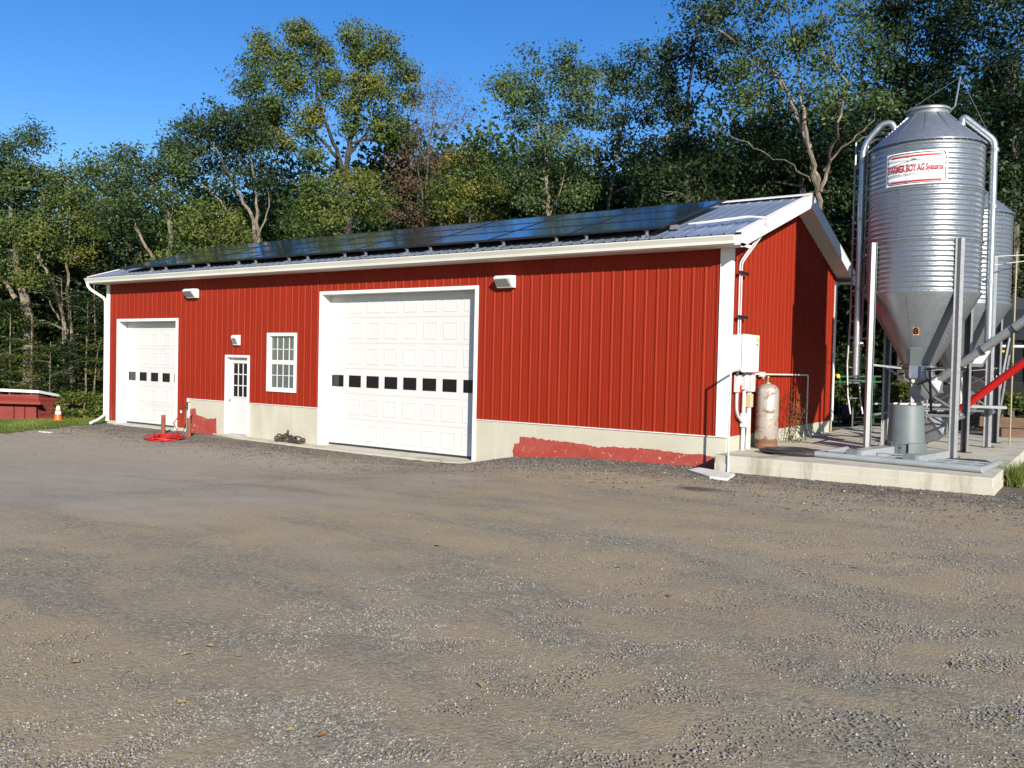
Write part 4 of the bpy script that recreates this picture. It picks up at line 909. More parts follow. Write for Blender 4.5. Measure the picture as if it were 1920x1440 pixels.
# bits in the yard
def gpt(px, py):
    """where the ray through a photo pixel meets the terrain"""
    d = ray(px, py); t = 3.
    for _ in range(4000):
        p = CAM+d*t
        if p[2] <= Hs(p[0], p[1]): return p
        t += .02
    return p
pA = gpt(306, 815); pB = gpt(354, 820)
for p, hgt_, lb_ in ((pA, .52, 'rusty red steel post left of the coiled red hose'), (pB, .50, 'rusty red steel post right of the coiled red hose')):
    m_ = MB(); m_.lathe([(.055, p[2]-.1), (.055, p[2]+hgt_), (.047, p[2]+hgt_), (.047, p[2]+hgt_-.05), (0, p[2]+hgt_-.05)], (p[0], p[1]), 16); tag(m_.build('steel_post', 'rust', smooth=True), lb_, 'post', 'rusty posts before the barn')
pH = pB+np.array([-.42, .22, 0]); hy = empty('yard_hydrant', pH, 'small rusty yard hydrant standing between the two red posts', 'hydrant')
m_ = MB(); m_.tube([pH, pH+np.array([0, 0, .72])], .019, 8); m_.build('riser', 'galvdull', hy, smooth=True)
m_ = MB(); m_.tube([pH+np.array([0, 0, .68]), pH+np.array([0, 0, .86])], .04, 10); m_.tube([pH+np.array([0, 0, .76]), pH+np.array([-.12, -.03, .74]), pH+np.array([-.17, -.05, .66])], .022, 8); m_.obox(pH+np.array([-.02, 0, .86]), pH+np.array([.12, 0, .90]), .03, .02); m_.build('hydrant_head', 'iron', hy, smooth=True)
m_ = MB(); h0 = pH+np.array([-.17, -.05, .66]); m_.tube([h0, h0+np.array([-.01, 0, -.06])], .024, 8)
m_.build('hose_coupling', 'white', hy)
cH = (gpt(273, 830)+gpt(345, 818))/2+np.array([.05, -.05, 0]); pts = [tuple(h0+np.array([-.01, 0, -.06])), tuple(h0+np.array([-.18, -.1, -.35]))]
for i in range(300):
    a = i*2*PI/46+1.2; el = 1+.30*math.sin(a*.23+.5); x_ = .58*math.cos(a)*el; y_ = .36*math.sin(a)*(1+.35*math.sin(a*.41))
    ca, sa_ = math.cos(-.55), math.sin(-.55); px_, py_ = cH[0]+x_*ca-y_*sa_, cH[1]+x_*sa_+y_*ca+.05*math.sin(i*.07); pts.append((px_, py_, Hs(px_, py_)+.02+.075*(i/300)+.015*math.sin(i*.19)))
for i in range(0): pts.append((cH[0]-.45-.02*i, cH[1]-.2-.03*i, Hs(cH[0]-.4-.02*i, cH[1]-.3)+.03))
m_ = MB(); m_.tube(pts, .0135, 6); tag(m_.build('red_hose', 'hose', smooth=True), 'coiled bright red hose on the gravel by the rusty posts', 'hose')
# chain links / hitch irons on the apron
hp_ = np.array([-11.0, -.22, .02]); m_ = MB()
def link(c, ax, s=.12, r=.022):
    ax = Vector(ax).normalized(); u = ax.cross(Vector((0, 0, 1))).normalized(); v = u.cross(ax); c = Vector(c)
    m_.tube([c+ax*math.cos(a)*s+v*math.sin(a)*s*.55 for a in [2*PI*i/14 for i in range(14)]], r, 7, closed=True)
for i in range(9):
    a = random.uniform(0, PI); link((hp_[0]-.35+.10*i+random.uniform(-.03, .03), hp_[1]+random.uniform(-.07, .07), .05+.07*abs(math.sin(i*1.2))), (math.cos(a), math.sin(a), random.uniform(-.7, .9)), random.uniform(.08, .13))
m_.tube([(-11.35, -.3, .04), (-11.1, -.18, .2)], .04, 8); m_.tube([(-10.95, -.25, .05), (-10.5, -.3, .06)], .035, 8); m_.tube([(-11.05, -.2, .2), (-11.05, -.18, .30)], .028, 8)
tag(m_.build('rusty_chain', 'iron', smooth=True), 'small heap of rusty chain and irons on the apron left of the big garage door', 'chain')
# pale slab on gravel near the pad corner
m_ = MB(); q = [gpt(1290, 884), gpt(1312, 880), gpt(1378, 892), gpt(1364, 901), gpt(1330, 897)]
m_.add([tuple(p+np.array([0, 0, .035])) for p in q]+[tuple(p-np.array([0, 0, .03])) for p in q], [tuple(range(5)), tuple(range(9, 4, -1))]+[(i, i+5, (i+1) % 5+5, (i+1) % 5) for i in range(5)]); tag(m_.build('broken_slab', 'whiteslab', bevel=.006), 'flat broken pale slab lying on the gravel by the pad corner', 'slab')
m_ = MB(); q = gpt(85, 811); m_.add([tuple(q+np.array(v)) for v in ((-.25, -.05, .02), (.25, .0, .02), (.2, .1, .02), (-.2, .08, .02), (-.25, -.05, -.02), (.25, 0, -.02), (.2, .1, -.02), (-.2, .08, -.02))], [(0, 1, 2, 3), (7, 6, 5, 4), (0, 4, 5, 1), (1, 5, 6, 2), (2, 6, 7, 3), (3, 7, 4, 0)]); tag(m_.build('white_scrap', 'whiteslab'), 'thin white scrap lying where the lawn meets the gravel', 'scrap')
# fallen leaves on the yard
LF = leafmat('fallen_leaf', [(.30, .15, .06), (.42, .30, .12), (.5, .42, .25)]); lv_sp = [(395, 1215), (350, 1230), (540, 1375), (600, 1385), (345, 1322), (235, 1265), (820, 1025), (1255, 1120), (1160, 1066), (1110, 905), (1565, 930), (1600, 1067), (285, 990), (140, 1246), (1895, 1350), (1480, 955), (700, 1130), (905, 1290), (445, 1235), (1790, 1250)]
for i, (a, b) in enumerate(lv_sp):
    p = gpt(a, b); an = random.uniform(0, 2*PI); s_ = random.uniform(.025, .045); u_ = np.array([math.cos(an), math.sin(an), 0]); v_ = np.array([-math.sin(an), math.cos(an), 0])
    V = np.array([p+u_*s_+[0, 0, .012], p+u_*s_*.3+v_*s_*.55+[0, 0, .022], p-u_*s_*.9+[0, 0, .010], p+u_*s_*.2-v_*s_*.5+[0, 0, .02], p+[0, 0, .008]])-p
    o = npmesh('fallen_leaf', V, np.array([(0, 1, 4), (1, 2, 4), (2, 3, 4), (3, 0, 4)]), LF, tint=np.full(4, random.random())); o.location = tuple(p)
    tag(o, 'small dry fallen leaf lying on the gravel yard', 'leaf', 'dry leaves scattered on the yard')

# ------------------------------------------------------------------ plants
def leaves(centers, counts, spread, size, flat=.75, up=.35, droop=0., oc=None):
    """rhombic leaves round the centres -> verts, faces, index of centre"""
    ci = np.repeat(np.arange(len(centers)), counts); n = len(ci)
    P = centers[ci]+rng.normal(0, 1, (n, 3))*spread*np.array([1, 1, flat])
    nm = rng.normal(0, 1, (n, 3))*(.62 if oc is not None else 1)
    if oc is not None: q_ = P-oc[ci]; nm += .95*q_/(np.linalg.norm(q_, axis=1)[:, None]+.05)
    else: nm[:, 2] = np.abs(nm[:, 2])
    nm[:, 2] += up; nm /= np.linalg.norm(nm, axis=1)[:, None]
    t = rng.normal(0, 1, (n, 3)); t[:, 2] -= droop; t -= nm*(t*nm).sum(1)[:, None]; t /= np.linalg.norm(t, axis=1)[:, None]+1e-9; b = np.cross(nm, t)
    s = size*.86*rng.uniform(.6, 1.35, n)[:, None]
    V = np.stack([P-t*s*.5, P+b*s*.28+t*s*.05, P+t*s*.55-nm*s*.08, P-b*s*.28+t*s*.05], 1).reshape(-1, 3)
    return V, np.arange(4*n).reshape(-1, 4), ci
def plant(name, label, cat, group, base, centers, spread, size, per, leaf, stems, bark='pale', **kw):
    r = empty(name, base, label, cat, group); V, Fc, ci = leaves(centers, per, spread, size, **kw)
    cl_t = rng.uniform(.15, .85, len(centers)); t = np.clip(cl_t[ci]+rng.normal(0, .13, len(ci)), 0, 1)
    npmesh('foliage', V-np.array(base), Fc, LEAF[leaf], r, t)
    mb = MB()
    for s_, rad in stems: mb.tube(s_, rad, 5)
    if stems: mb.build('stem', BARK[bark], r, smooth=True)
    return r

def make_tree(label, D, base_px, stems, lobes, leaf='oak', bark='grey', lsize=.17, dens=1., clump=.62, group='trees in the wood behind the barn', depth=1., kind='tree', per=120, r0=.2, spread=.225, flat=.7):
    """stems: list of px polylines; lobes: list of (cx, cy, rx, ry) in photo px at distance D"""
    k_ = F/D; bx = pt(base_px[0], base_px[1], D); gz_ = Hs(bx[0], bx[1])-.1; base = np.array([bx[0], bx[1], gz_])
    r = empty('tree', base, label, 'tree', group)
    mb = MB(); SP = []
    for si, (st, ra) in enumerate(stems):
        P = []; off = rng.normal(0, .5, len(st)) if si else np.zeros(len(st))
        for i, q in enumerate(st): P.append(pt(q[0], q[1], D+(off[i]*i if si else 0)*.5))
        if si == 0: P = [base]+P
        # subdivide with slight wobble
        Q = []
        for i in range(len(P)-1):
            n = 5
            for j in range(n):
                t = j/n; p = P[i]*(1-t)+P[i+1]*t; Q.append(p+(rng.normal(0, .035, 3) if 0 < j else 0))
        Q.append(P[-1]); n = len(Q); rad = [max(.014, ra*.72*(1-.85*(i/(n-1))**.75)) for i in range(n)]
        mb.tube(Q, rad, 7 if ra > .08 else 5); SP += [(q, rr) for q, rr in zip(Q[n//4:], rad[n//4:])]
    sp = np.array([q for q, _ in SP]); srad = np.array([q for _, q in SP])
    CC = []; OC = []; lobe_t = []
    for (cx_, cy_, rx, ry) in lobes:
        dd_ = rng.uniform(-.6, .6)*rx/k_*depth; c = pt(cx_, cy_, D+dd_); a = rx/k_; b = ry/k_
        # limb from nearest lower stem point
        j = np.argmin(np.linalg.norm(sp-c, axis=1)+np.maximum(0, sp[:, 2]-c[2]+.2*b)*3); s0 = sp[j]; rr = min(srad[j]*.6, .09)
        m1 = (s0+c)/2+np.array([0, 0, .12*np.linalg.norm(c-s0)]); mb.tube([s0, m1, c], [rr, rr*.7, rr*.4], 5, cap=False)
        nC = max(4, int(dens*1.25*(a*b*3.3)/(clump*clump)))
        d = rng.normal(0, 1, (nC, 3)); d /= np.linalg.norm(d, axis=1)[:, None]; rad = rng.uniform(.35, 1., nC)**.6
        P = c+d*rad[:, None]*np.array([a, a*.85, b]); lt = rng.uniform(.25, .75); OC.append(np.repeat([c], nC*5, 0)*.45+np.repeat(P, 5, 0)*.55)
        for p in P:
            if rng.uniform() < .55: mb.tube([c+(p-c)*.05, (c+p)/2+rng.normal(0, .06, 3)+np.array([0, 0, -.08]), p], [rr*.38, .016, .007], 3, cap=False)
            # sub clumps round each twig end
            nn = 5; CC.append(p+rng.normal(0, 1, (nn, 3))*clump*.42*np.array([1, 1, .75])); lobe_t += [lt+rng.normal(0, .12)]*nn
    CC = np.concatenate(CC); lobe_t = np.array(lobe_t)
    V, Fc, ci = leaves(CC, max(3, int(per*1.6/5)), spread, lsize*.88, flat, .3, 0., np.concatenate(OC))
    t = np.clip(lobe_t[ci]+rng.normal(0, .14, len(ci)), 0, 1)
    npmesh('crown', V-base, Fc, LEAF[leaf], r, t); mb.build('trunk', BARK[bark], r, smooth=True)
    return r
T = make_tree
# --- left side
T('tall grey-green oak at the far left edge, above the red shed', 42, (52, 735), [([(55, 600), (40, 540), (30, 480), (20, 400), (25, 320)], .42), ([(40, 540), (75, 480), (85, 380), (60, 300)], .16), ([(30, 560), (0, 520), (-30, 470)], .16)],
  [(10, 330, 48, 45), (45, 275, 32, 36), (60, 345, 45, 40), (10, 420, 50, 45), (75, 430, 42, 45), (-30, 300, 50, 60), (95, 365, 38, 40), (30, 500, 36, 30)], 'oak', 'pale', .17, .95)
T('slender pale tree leaning left with thin yellow-green leaves near the shed', 41, (140, 737), [([(133, 680), (125, 620), (100, 530), (75, 490), (50, 455), (25, 420)], .17), ([(112, 600), (85, 555), (60, 540)], .06), ([(75, 490), (75, 430), (70, 400)], .05)],
  [(60, 520, 30, 14), (75, 470, 34, 18), (30, 440, 30, 20), (40, 600, 45, 12), (80, 440, 26, 20)], 'bright', 'pale', .15, .55, .5)
T('straight slim pale trunk with yellowish crown left of the barn', 41.5, (143, 737), [([(137, 650), (128, 560), (126, 480), (131, 420), (130, 385), (128, 350)], .14), ([(126, 480), (110, 450), (100, 420)], .04), ([(126, 470), (150, 430), (165, 415)], .04)],
  [(130, 360, 34, 24), (150, 395, 40, 22), (108, 405, 30, 24), (165, 440, 32, 14), (125, 335, 22, 16), (150, 480, 30, 14), (95, 440, 28, 14)], 'bright', 'pale', .15, .6, .5)
T('pale leaning forked tree rising over the left end of the barn roof', 36, (318, 640), [([(316, 500), (319, 430), (310, 390), (296, 350), (265, 310), (250, 285)], .17), ([(295, 500), (262, 440), (235, 410), (205, 395), (180, 375)], .10), ([(319, 430), (325, 380), (318, 340)], .07), ([(262, 440), (245, 400), (225, 350)], .05)],
  [(255, 300, 34, 26), (225, 330, 40, 28), (290, 320, 32, 26), (190, 350, 36, 28), (240, 370, 44, 26), (300, 360, 30, 24), (205, 400, 36, 22), (180, 310, 26, 20), (320, 300, 24, 22), (270, 400, 36, 20)], 'oak', 'pale', .16, .85)
T('broad dark many-stemmed tree left of the tallest crown', 38, (470, 640), [([(462, 470), (440, 410), (405, 370), (360, 330), (335, 310)], .16), ([(485, 480), (470, 400), (440, 350), (410, 290), (390, 250)], .15), ([(487, 470), (480, 380), (470, 300), (465, 240)], .12), ([(470, 470), (500, 400), (505, 330)], .09)],
  [(360, 250, 42, 36), (400, 225, 42, 32), (345, 290, 36, 30), (440, 240, 40, 36), (400, 285, 48, 30), (455, 290, 40, 36), (350, 330, 34, 26), (430, 330, 36, 24), (480, 250, 36, 44), (330, 275, 20, 20), (500, 330, 36, 36)], 'dark', 'pale', .17, .95)
T('small bright green understory tree behind the left part of the roof', 33, (385, 640), [([(383, 470), (384, 430), (386, 400)], .08), ([(384, 440), (410, 420), (430, 415)], .03)],
  [(385, 400, 40, 24), (420, 415, 34, 20), (350, 410, 30, 22), (400, 445, 44, 16), (445, 440, 30, 16), (350, 450, 34, 16), (345, 480, 40, 12), (300, 490, 24, 12)], 'bright', 'grey', .15, .8, .5)
T('tallest twin-topped tree with yellow tinged leaves against open sky', 40, (650, 640), [([(652, 400), (650, 310), (655, 270), (675, 200), (690, 130), (700, 80)], .3), ([(648, 320), (625, 270), (600, 200), (590, 130), (590, 80)], .17), ([(636, 300), (600, 260), (560, 210), (530, 150)], .13), ([(655, 290), (690, 240), (730, 190), (745, 150)], .1), ([(640, 330), (570, 290), (520, 250), (500, 200)], .1)],
  [(495, 90, 30, 30), (480, 130, 28, 30), (530, 120, 34, 34), (585, 70, 32, 30), (600, 115, 30, 34), (550, 75, 22, 24), (660, 65, 26, 28), (690, 95, 34, 36), (720, 80, 26, 30), (735, 130, 28, 36), (675, 140, 36, 34), (775, 145, 22, 24), (500, 175, 42, 30), (560, 165, 42, 30), (610, 170, 28, 32), (700, 180, 44, 32), (750, 190, 34, 30), (530, 215, 44, 26), (590, 215, 30, 26), (660, 205, 26, 28), (480, 220, 30, 24), (700, 235, 36, 22), (575, 245, 28, 18), (750, 235, 26, 20), (470, 170, 20, 24), (490, 265, 32, 22), (530, 275, 34, 20), (575, 285, 26, 16), (650, 240, 26, 20), (715, 265, 34, 20), (755, 270, 24, 18), (620, 130, 16, 30)], 'mixed', 'dark', .18, 1.0, .6)
T('low yellow-green tree with dark trunk at the middle of the roof line', 34, (655, 640), [([(655, 480), (652, 420), (645, 380), (640, 350)], .16), ([(655, 420), (660, 380), (670, 355)], .07)],
  [(600, 340, 36, 22), (640, 335, 40, 24), (680, 345, 34, 22), (590, 375, 36, 20), (630, 370, 40, 20), (570, 400, 30, 16), (700, 380, 34, 26), (610, 415, 40, 18), (665, 400, 30, 22), (560, 430, 26, 14)], 'bright', 'grey', .15, .85, .52)
T('sparse dying tree with brown leaves right of the tallest crown', 38, (805, 640), [([(800, 420), (800, 330), (806, 260), (815, 200), (825, 145)], .12), ([(803, 290), (830, 240), (850, 200), (868, 180)], .05), ([(800, 310), (780, 260), (770, 210), (775, 170)], .05), ([(800, 350), (770, 310), (745, 280)], .05), ([(803, 350), (830, 310), (860, 270)], .04), ([(800, 400), (815, 340), (850, 310)], .04)],
  [(830, 170, 32, 34), (860, 225, 30, 36), (800, 200, 28, 34), (780, 245, 36, 28), (830, 250, 34, 30)], 'brown', 'grey', .09, .8, .5, per=60, spread=.3)
T('lower brown-leaved crown in front of the dying tree', 37, (790, 640), [([(795, 430), (790, 350), (780, 300)], .09)],
  [(760, 290, 36, 26), (800, 310, 40, 26), (745, 340, 30, 26), (790, 360, 34, 28), (770, 400, 34, 24), (730, 380, 20, 30), (840, 290, 34, 22), (805, 410, 30, 20)], 'brown', 'grey', .13, .6, .55, per=80)
T('rounded mid-green tree right of the brown trees', 36, (880, 640), [([(880, 420), (885, 350), (880, 300)], .13), ([(880, 380), (910, 330)], .05)],
  [(900, 275, 34, 26), (860, 300, 36, 28), (920, 310, 34, 30), (880, 345, 44, 28), (840, 345, 30, 26), (930, 360, 30, 28), (860, 390, 40, 22), (910, 400, 40, 22), (830, 390, 26, 22)], 'mixed', 'grey', .16, .85)
T('green oak with pale crooked trunk above the centre of the roof', 33, (1028, 640), [([(1028, 420), (1025, 340), (1020, 300), (1005, 260), (1010, 220), (1000, 170)], .15), ([(1022, 310), (1045, 250), (1060, 190)], .09), ([(1032, 400), (1055, 340), (1065, 300)], .05), ([(1020, 300), (980, 290), (965, 280)], .04)],
  [(1000, 130, 38, 26), (1050, 125, 40, 26), (1090, 130, 36, 28), (965, 175, 32, 26), (1010, 175, 40, 28), (1065, 175, 42, 28), (1110, 170, 32, 28), (990, 225, 36, 26), (1040, 225, 42, 28), (1090, 225, 40, 30), (950, 165, 16, 14), (1000, 275, 40, 26), (1060, 280, 42, 28), (980, 330, 40, 28), (1030, 330, 44, 30), (1090, 330, 36, 28), (1000, 380, 40, 22), (1060, 380, 40, 24)], 'oak', 'pale', .16, 1.05)
T('thin-leaved tree filling the gap right of the centre oak', 36, (1140, 640), [([(1140, 400), (1150, 320), (1165, 250), (1175, 180), (1180, 130)], .13), ([(1140, 350), (1120, 300), (1105, 250)], .05), ([(1155, 300), (1195, 240), (1210, 190)], .05)],
  [(1160, 125, 34, 22), (1200, 118, 30, 20), (1150, 170, 30, 26), (1200, 160, 34, 26), (1160, 220, 34, 26), (1205, 220, 36, 26), (1150, 280, 40, 28), (1200, 290, 36, 28), (1130, 340, 36, 26), (1190, 350, 40, 26)], 'dark', 'grey', .17, .75)
T('dark leafy tree climbing to the top of the frame left of the pale forked tree', 30, (1290, 640), [([(1290, 400), (1285, 300), (1290, 200), (1300, 100), (1310, 30)], .2), ([(1288, 250), (1260, 180), (1250, 130)], .07), ([(1290, 220), (1330, 150), (1350, 90)], .07)],
  [(1250, 105, 38, 28), (1300, 75, 34, 34), (1265, 150, 44, 32), (1320, 130, 40, 36), (1245, 200, 42, 32), (1300, 195, 42, 34), (1250, 255, 44, 32), (1310, 260, 42, 32), (1240, 310, 44, 28), (1300, 320, 44, 30), (1320, 20, 30, 34), (1350, 70, 30, 34), (1270, 360, 50, 24), (1330, 365, 44, 26)], 'deep', 'grey', .17, .95)
T('large pale forked tree rising behind the barn gable', 27, (1532, 640), [([(1535, 420), (1532, 350), (1520, 290), (1500, 230), (1480, 180), (1440, 130), (1380, 80), (1335, 40)], .15), ([(1532, 350), (1512, 250), (1500, 180), (1495, 110), (1480, 40), (1470, -30)], .11), ([(1538, 360), (1555, 300), (1570, 230), (1590, 160), (1605, 100)], .10), ([(1545, 320), (1590, 270), (1640, 225)], .07), ([(1500, 230), (1475, 170), (1440, 110), (1400, 50), (1370, -10)], .07), ([(1520, 340), (1490, 310), (1440, 290), (1370, 255), (1335, 240)], .04), ([(1590, 160), (1560, 110), (1550, 60), (1540, 0)], .05)],
  [(1360, 20, 40, 34), (1410, 60, 44, 36), (1460, 20, 44, 34), (1500, 70, 44, 38), (1560, 30, 48, 36), (1410, 120, 40, 30), (1470, 130, 40, 32), (1550, 110, 46, 34), (1610, 60, 44, 40), (1610, 130, 40, 34), (1380, 170, 36, 28), (1440, 190, 34, 26), (1560, 190, 36, 28), (1640, 190, 40, 30), (1400, -30, 60, 34), (1520, -30, 60, 34)], 'oak', 'pale', .15, .8)
T('stout broken trunk with low dark crown just behind the gable', 30, (1508, 640), [([(1505, 420), (1504, 350), (1500, 325), (1470, 300), (1430, 295)], .24), ([(1504, 340), (1525, 290), (1530, 240)], .1)],
  [(1400, 250, 44, 30), (1450, 240, 44, 32), (1380, 310, 48, 30), (1440, 320, 46, 30), (1490, 280, 40, 28), (1400, 355, 50, 22), (1540, 310, 40, 34), (1570, 360, 36, 34), (1590, 290, 36, 34)], 'deep', 'grey', .17, .9)
T('dark tall tree directly behind the bins reaching the top of the frame', 31, (1690, 640), [([(1690, 400), (1695, 280), (1700, 150), (1705, 30)], .24), ([(1697, 200), (1740, 120), (1760, 60)], .08), ([(1695, 230), (1660, 160), (1650, 90)], .08)],
  [(1670, 30, 48, 40), (1730, 20, 48, 40), (1690, 90, 48, 38), (1750, 80, 46, 38), (1680, 150, 44, 34), (1740, 150, 48, 36), (1630, 240, 44, 34), (1690, 210, 46, 34), (1750, 210, 44, 34), (1620, 310, 36, 36), (1700, -30, 80, 30), (1800, 30, 44, 40), (1800, 100, 40, 36)], 'deep', 'grey', .17, .95)
T('dark tree with forked trunk at the right edge of the frame', 29, (1900, 640), [([(1905, 400), (1900, 250), (1898, 180), (1905, 110), (1915, 30)], .17), ([(1899, 190), (1880, 120), (1860, 70), (1845, 20)], .09), ([(1922, 400), (1900, 340), (1880, 290), (1865, 270)], .08)],
  [(1850, 30, 44, 34), (1910, 40, 44, 40), (1845, 150, 30, 30), (1900, 120, 34, 34), (1840, 215, 36, 30), (1890, 230, 40, 34), (1930, 170, 34, 44), (1880, 310, 44, 34), (1930, 290, 34, 40), (1870, 380, 44, 36), (1925, 390, 34, 40), (1880, 450, 44, 36), (1820, 300, 36, 40), (1870, -20, 80, 34), (1900, 520, 44, 30)], 'deep', 'grey', .17, .85)

# filler trees of the second and third rows: three prototypes, copied
def proto_tree(seed_leaf, hgt_, rad_, label):
    base = np.zeros(3); r = empty('tree', (0, 0, 0), label, 'tree', 'background trees in the wood'); mb = MB(); mb.tube([(0, 0, -.5), (.1, .1, hgt_*.4), (.0, .2, hgt_*.85)], [.22, .15, .04], 6)
    CC = []; lt = []
    nl = 34
    for i in range(nl):
        z = hgt_*rng.uniform(.10, .97); rr = rad_*(.55+.45*math.sin(min(1, z/hgt_*1.15)*PI))*rng.uniform(.25, 1.); a = rng.uniform(0, 2*PI)
        c = np.array([rr*math.cos(a), rr*math.sin(a), z]); mb.tube([(0.02, .05, z*.82), tuple(c*[.5, .5, 1]+[0, 0, -.3]), tuple(c)], [.05, .03, .012], 4, cap=False)
        CC.append(c+rng.normal(0, 1, (26, 3))*np.array([.85, .85, .6])); lt += [rng.uniform(.2, .8)]*26
    CC = np.concatenate(CC); V, Fc, ci = leaves(CC, 13, .33, .26, .7); t = np.clip(np.array(lt)[ci]+rng.normal(0, .15, len(ci)), 0, 1)
    npmesh('crown', V, Fc, LEAF[seed_leaf], r, t); mb.build('trunk', BARK['grey'], r, smooth=True); return r
protos = [proto_tree('dark', 12, 2.7, 'x'), proto_tree('hem', 10, 2.6, 'x'), proto_tree('oak', 11, 2.6, 'x')]
fill = [(-60, 480, 45, 1), (15, 520, 50, 1), (2010, 170, 38, 0), (2090, 210, 35, 1), (2170, 150, 40, 0), (2270, 230, 36, 2), (2380, 180, 40, 0), (2500, 240, 36, 1), (-150, 330, 46, 0), (-240, 400, 44, 1)]
#        px, top_y, D, kind
for q in [(-20, 330, 46, 0), (60, 420, 52, 1), (120, 400, 47, 0), (190, 345, 48, 2), (245, 400, 44, 1), (300, 370, 50, 0), (350, 400, 44, 1), (410, 330, 48, 0), (470, 370, 44, 2), (530, 340, 50, 0), (580, 300, 48, 0), (610, 400, 42, 1), (700, 300, 46, 0), (740, 280, 44, 1), (790, 340, 48, 0), (850, 300, 46, 1), (905, 290, 46, 2), (960, 270, 48, 0), (1010, 310, 42, 1), (1080, 290, 44, 0), (1130, 320, 40, 1), (1185, 300, 44, 0), (1240, 300, 40, 1), (1300, 250, 42, 0), (1360, 260, 38, 1), (1420, 200, 42, 0), (1480, 280, 38, 1), (1560, 180, 42, 0), (1620, 220, 36, 1), (1680, 150, 42, 0), (1760, 200, 37, 1), (1820, 150, 42, 0), (1880, 210, 37, 1), (1940, 140, 42, 0), (1600, 420, 34, 1), (1870, 400, 34, 2), (1780, 380, 33, 1)]: fill.append(q)
used_p = set()
lab_k = ['dark background tree', 'dense low evergreen-looking background tree', 'grey-green background tree']
def place_fill(px, ty, D, kind, lab=None):
    p = pt(px, ty, D); b = (p[0], p[1], Hs(p[0], p[1])-.1); hh = [12, 10, 11][kind]; s = (p[2]-b[2])/hh
    o = protos[kind] if kind not in used_p else copytree(protos[kind]); used_p.add(kind)
    o.location = b; o.rotation_euler = (0, 0, random.uniform(0, 6.28)); o.scale = (s*random.uniform(.85, 1.15),)*2+(s,)
    return o
def where(px):
    for lim, s_ in ((-100, 'well past the left edge of the picture'), (90, 'behind the red shed, far left of the picture'), (200, 'between the red shed and the barn'), (330, 'above the left end of the barn roof'), (500, 'beneath the broad many-stemmed tree'), (640, 'below the tallest tree, left side'), (760, 'below the tallest tree, right side'), (870, 'behind the brown-leaved trees'), (940, 'behind the rounded mid-green tree'), (1110, 'behind the oak with the pale crooked trunk'), (1220, 'behind the thin-leaved tree right of the centre oak'), (1340, 'at the left of the bare end of the roof'), (1540, 'behind the barn gable peak'), (1660, 'between the gable and the feed bins'), (1800, 'directly behind the taller feed bin'), (2000, 'right of the feed bins at the picture edge'), (2140, 'just past the right edge of the picture, beyond the tractor'), (9999, 'well past the right edge of the picture')):
        if px < lim: return s_
from collections import defaultdict
cnt = defaultdict(list)
for i, (a, b, c_, d_) in enumerate(fill):
    o = place_fill(a, b, c_, d_); cnt[(d_, where(a))].append((b, o))
for (kd, wh), lst in cnt.items():
    lst.sort(key=lambda q: q[0])
    for i, (_, o) in enumerate(lst): o['label'] = ('' if len(lst) == 1 else ['tallest ', 'lower ', 'lowest ', 'shortest '][i])+lab_k[kd]+' '+wh
# hemlock / beech understory with flat tiers on the left
def tiered(px, by, D, top, wd, n, leaf, label, bark='pale'):
    b = pt(px, by, D); b[2] = Hs(b[0], b[1])-.1; tp = pt(px, top, D); r = empty('sapling', b, label, 'small tree', 'tiered saplings at the edge of the wood'); mb = MB(); mb.tube([b, (b+tp)/2+rng.normal(0, .12, 3), tp], [.05, .035, .012], 5)
    CC = []; lt = []; k_ = F/D
    for i in range(n):
        z = b[2]+(tp[2]-b[2])*rng.uniform(.22, 1); a = rng.uniform(0, 2*PI); L = wd/k_*rng.uniform(.4, 1)*(1.1-.5*(z-b[2])/(tp[2]-b[2])); base_ = np.array([b[0], b[1], z]); tip = base_+np.array([math.cos(a)*L, math.sin(a)*L, rng.uniform(-.15, .25)])
        mb.tube([base_-[0, 0, .1], (base_+tip)/2+[0, 0, .06], tip], [.018, .012, .005], 4, cap=False); t0 = rng.uniform(.2, .9)
        for j in range(14): q = base_*(1-(j+4)/18)+tip*((j+4)/18)+rng.normal(0, 1, 3)*np.array([.2, .2, .04]); CC.append(q); lt.append(t0)
    V, Fc, ci = leaves(np.array(CC), 13, .17, .11, .22, 1.6); t = np.clip(np.array(lt)[ci]+rng.normal(0, .12, len(ci)), 0, 1)
    npmesh('crown', V-b, Fc, LEAF[leaf], r, t); mb.build('trunk', BARK[bark], r, smooth=True)
for a in [(20, 745, 40.2, 560, 90, 26, 'hem', 'flat-tiered green sapling at the far left behind the shed roof'), (60, 745, 38.2, 590, 90, 26, 'bright', 'yellow-green tiered sapling in front of the oak trunk'), (95, 740, 37.2, 640, 70, 20, 'hem', 'low tiered sapling with pale bent stem behind the shed'), (115, 745, 40.2, 520, 80, 26, 'hem', 'taller tiered sapling left of the leaning pale trunk'), (165, 745, 39.2, 560, 70, 26, 'hem', 'dark tiered sapling between the pale trunk and the barn'), (185, 750, 38.2, 640, 55, 20, 'bright', 'yellowish tiered sapling nearest the barn corner'), (175, 745, 42.2, 480, 80, 26, 'hem', 'tall dark hemlock beside the barn corner'), (-10, 745, 38.2, 650, 80, 22, 'bright', 'yellow-green sapling cut by the left edge'), (140, 745, 45.2, 520, 100, 30, 'hem', 'rearmost dark tiered tree left of the barn')]:
    tiered(*a)
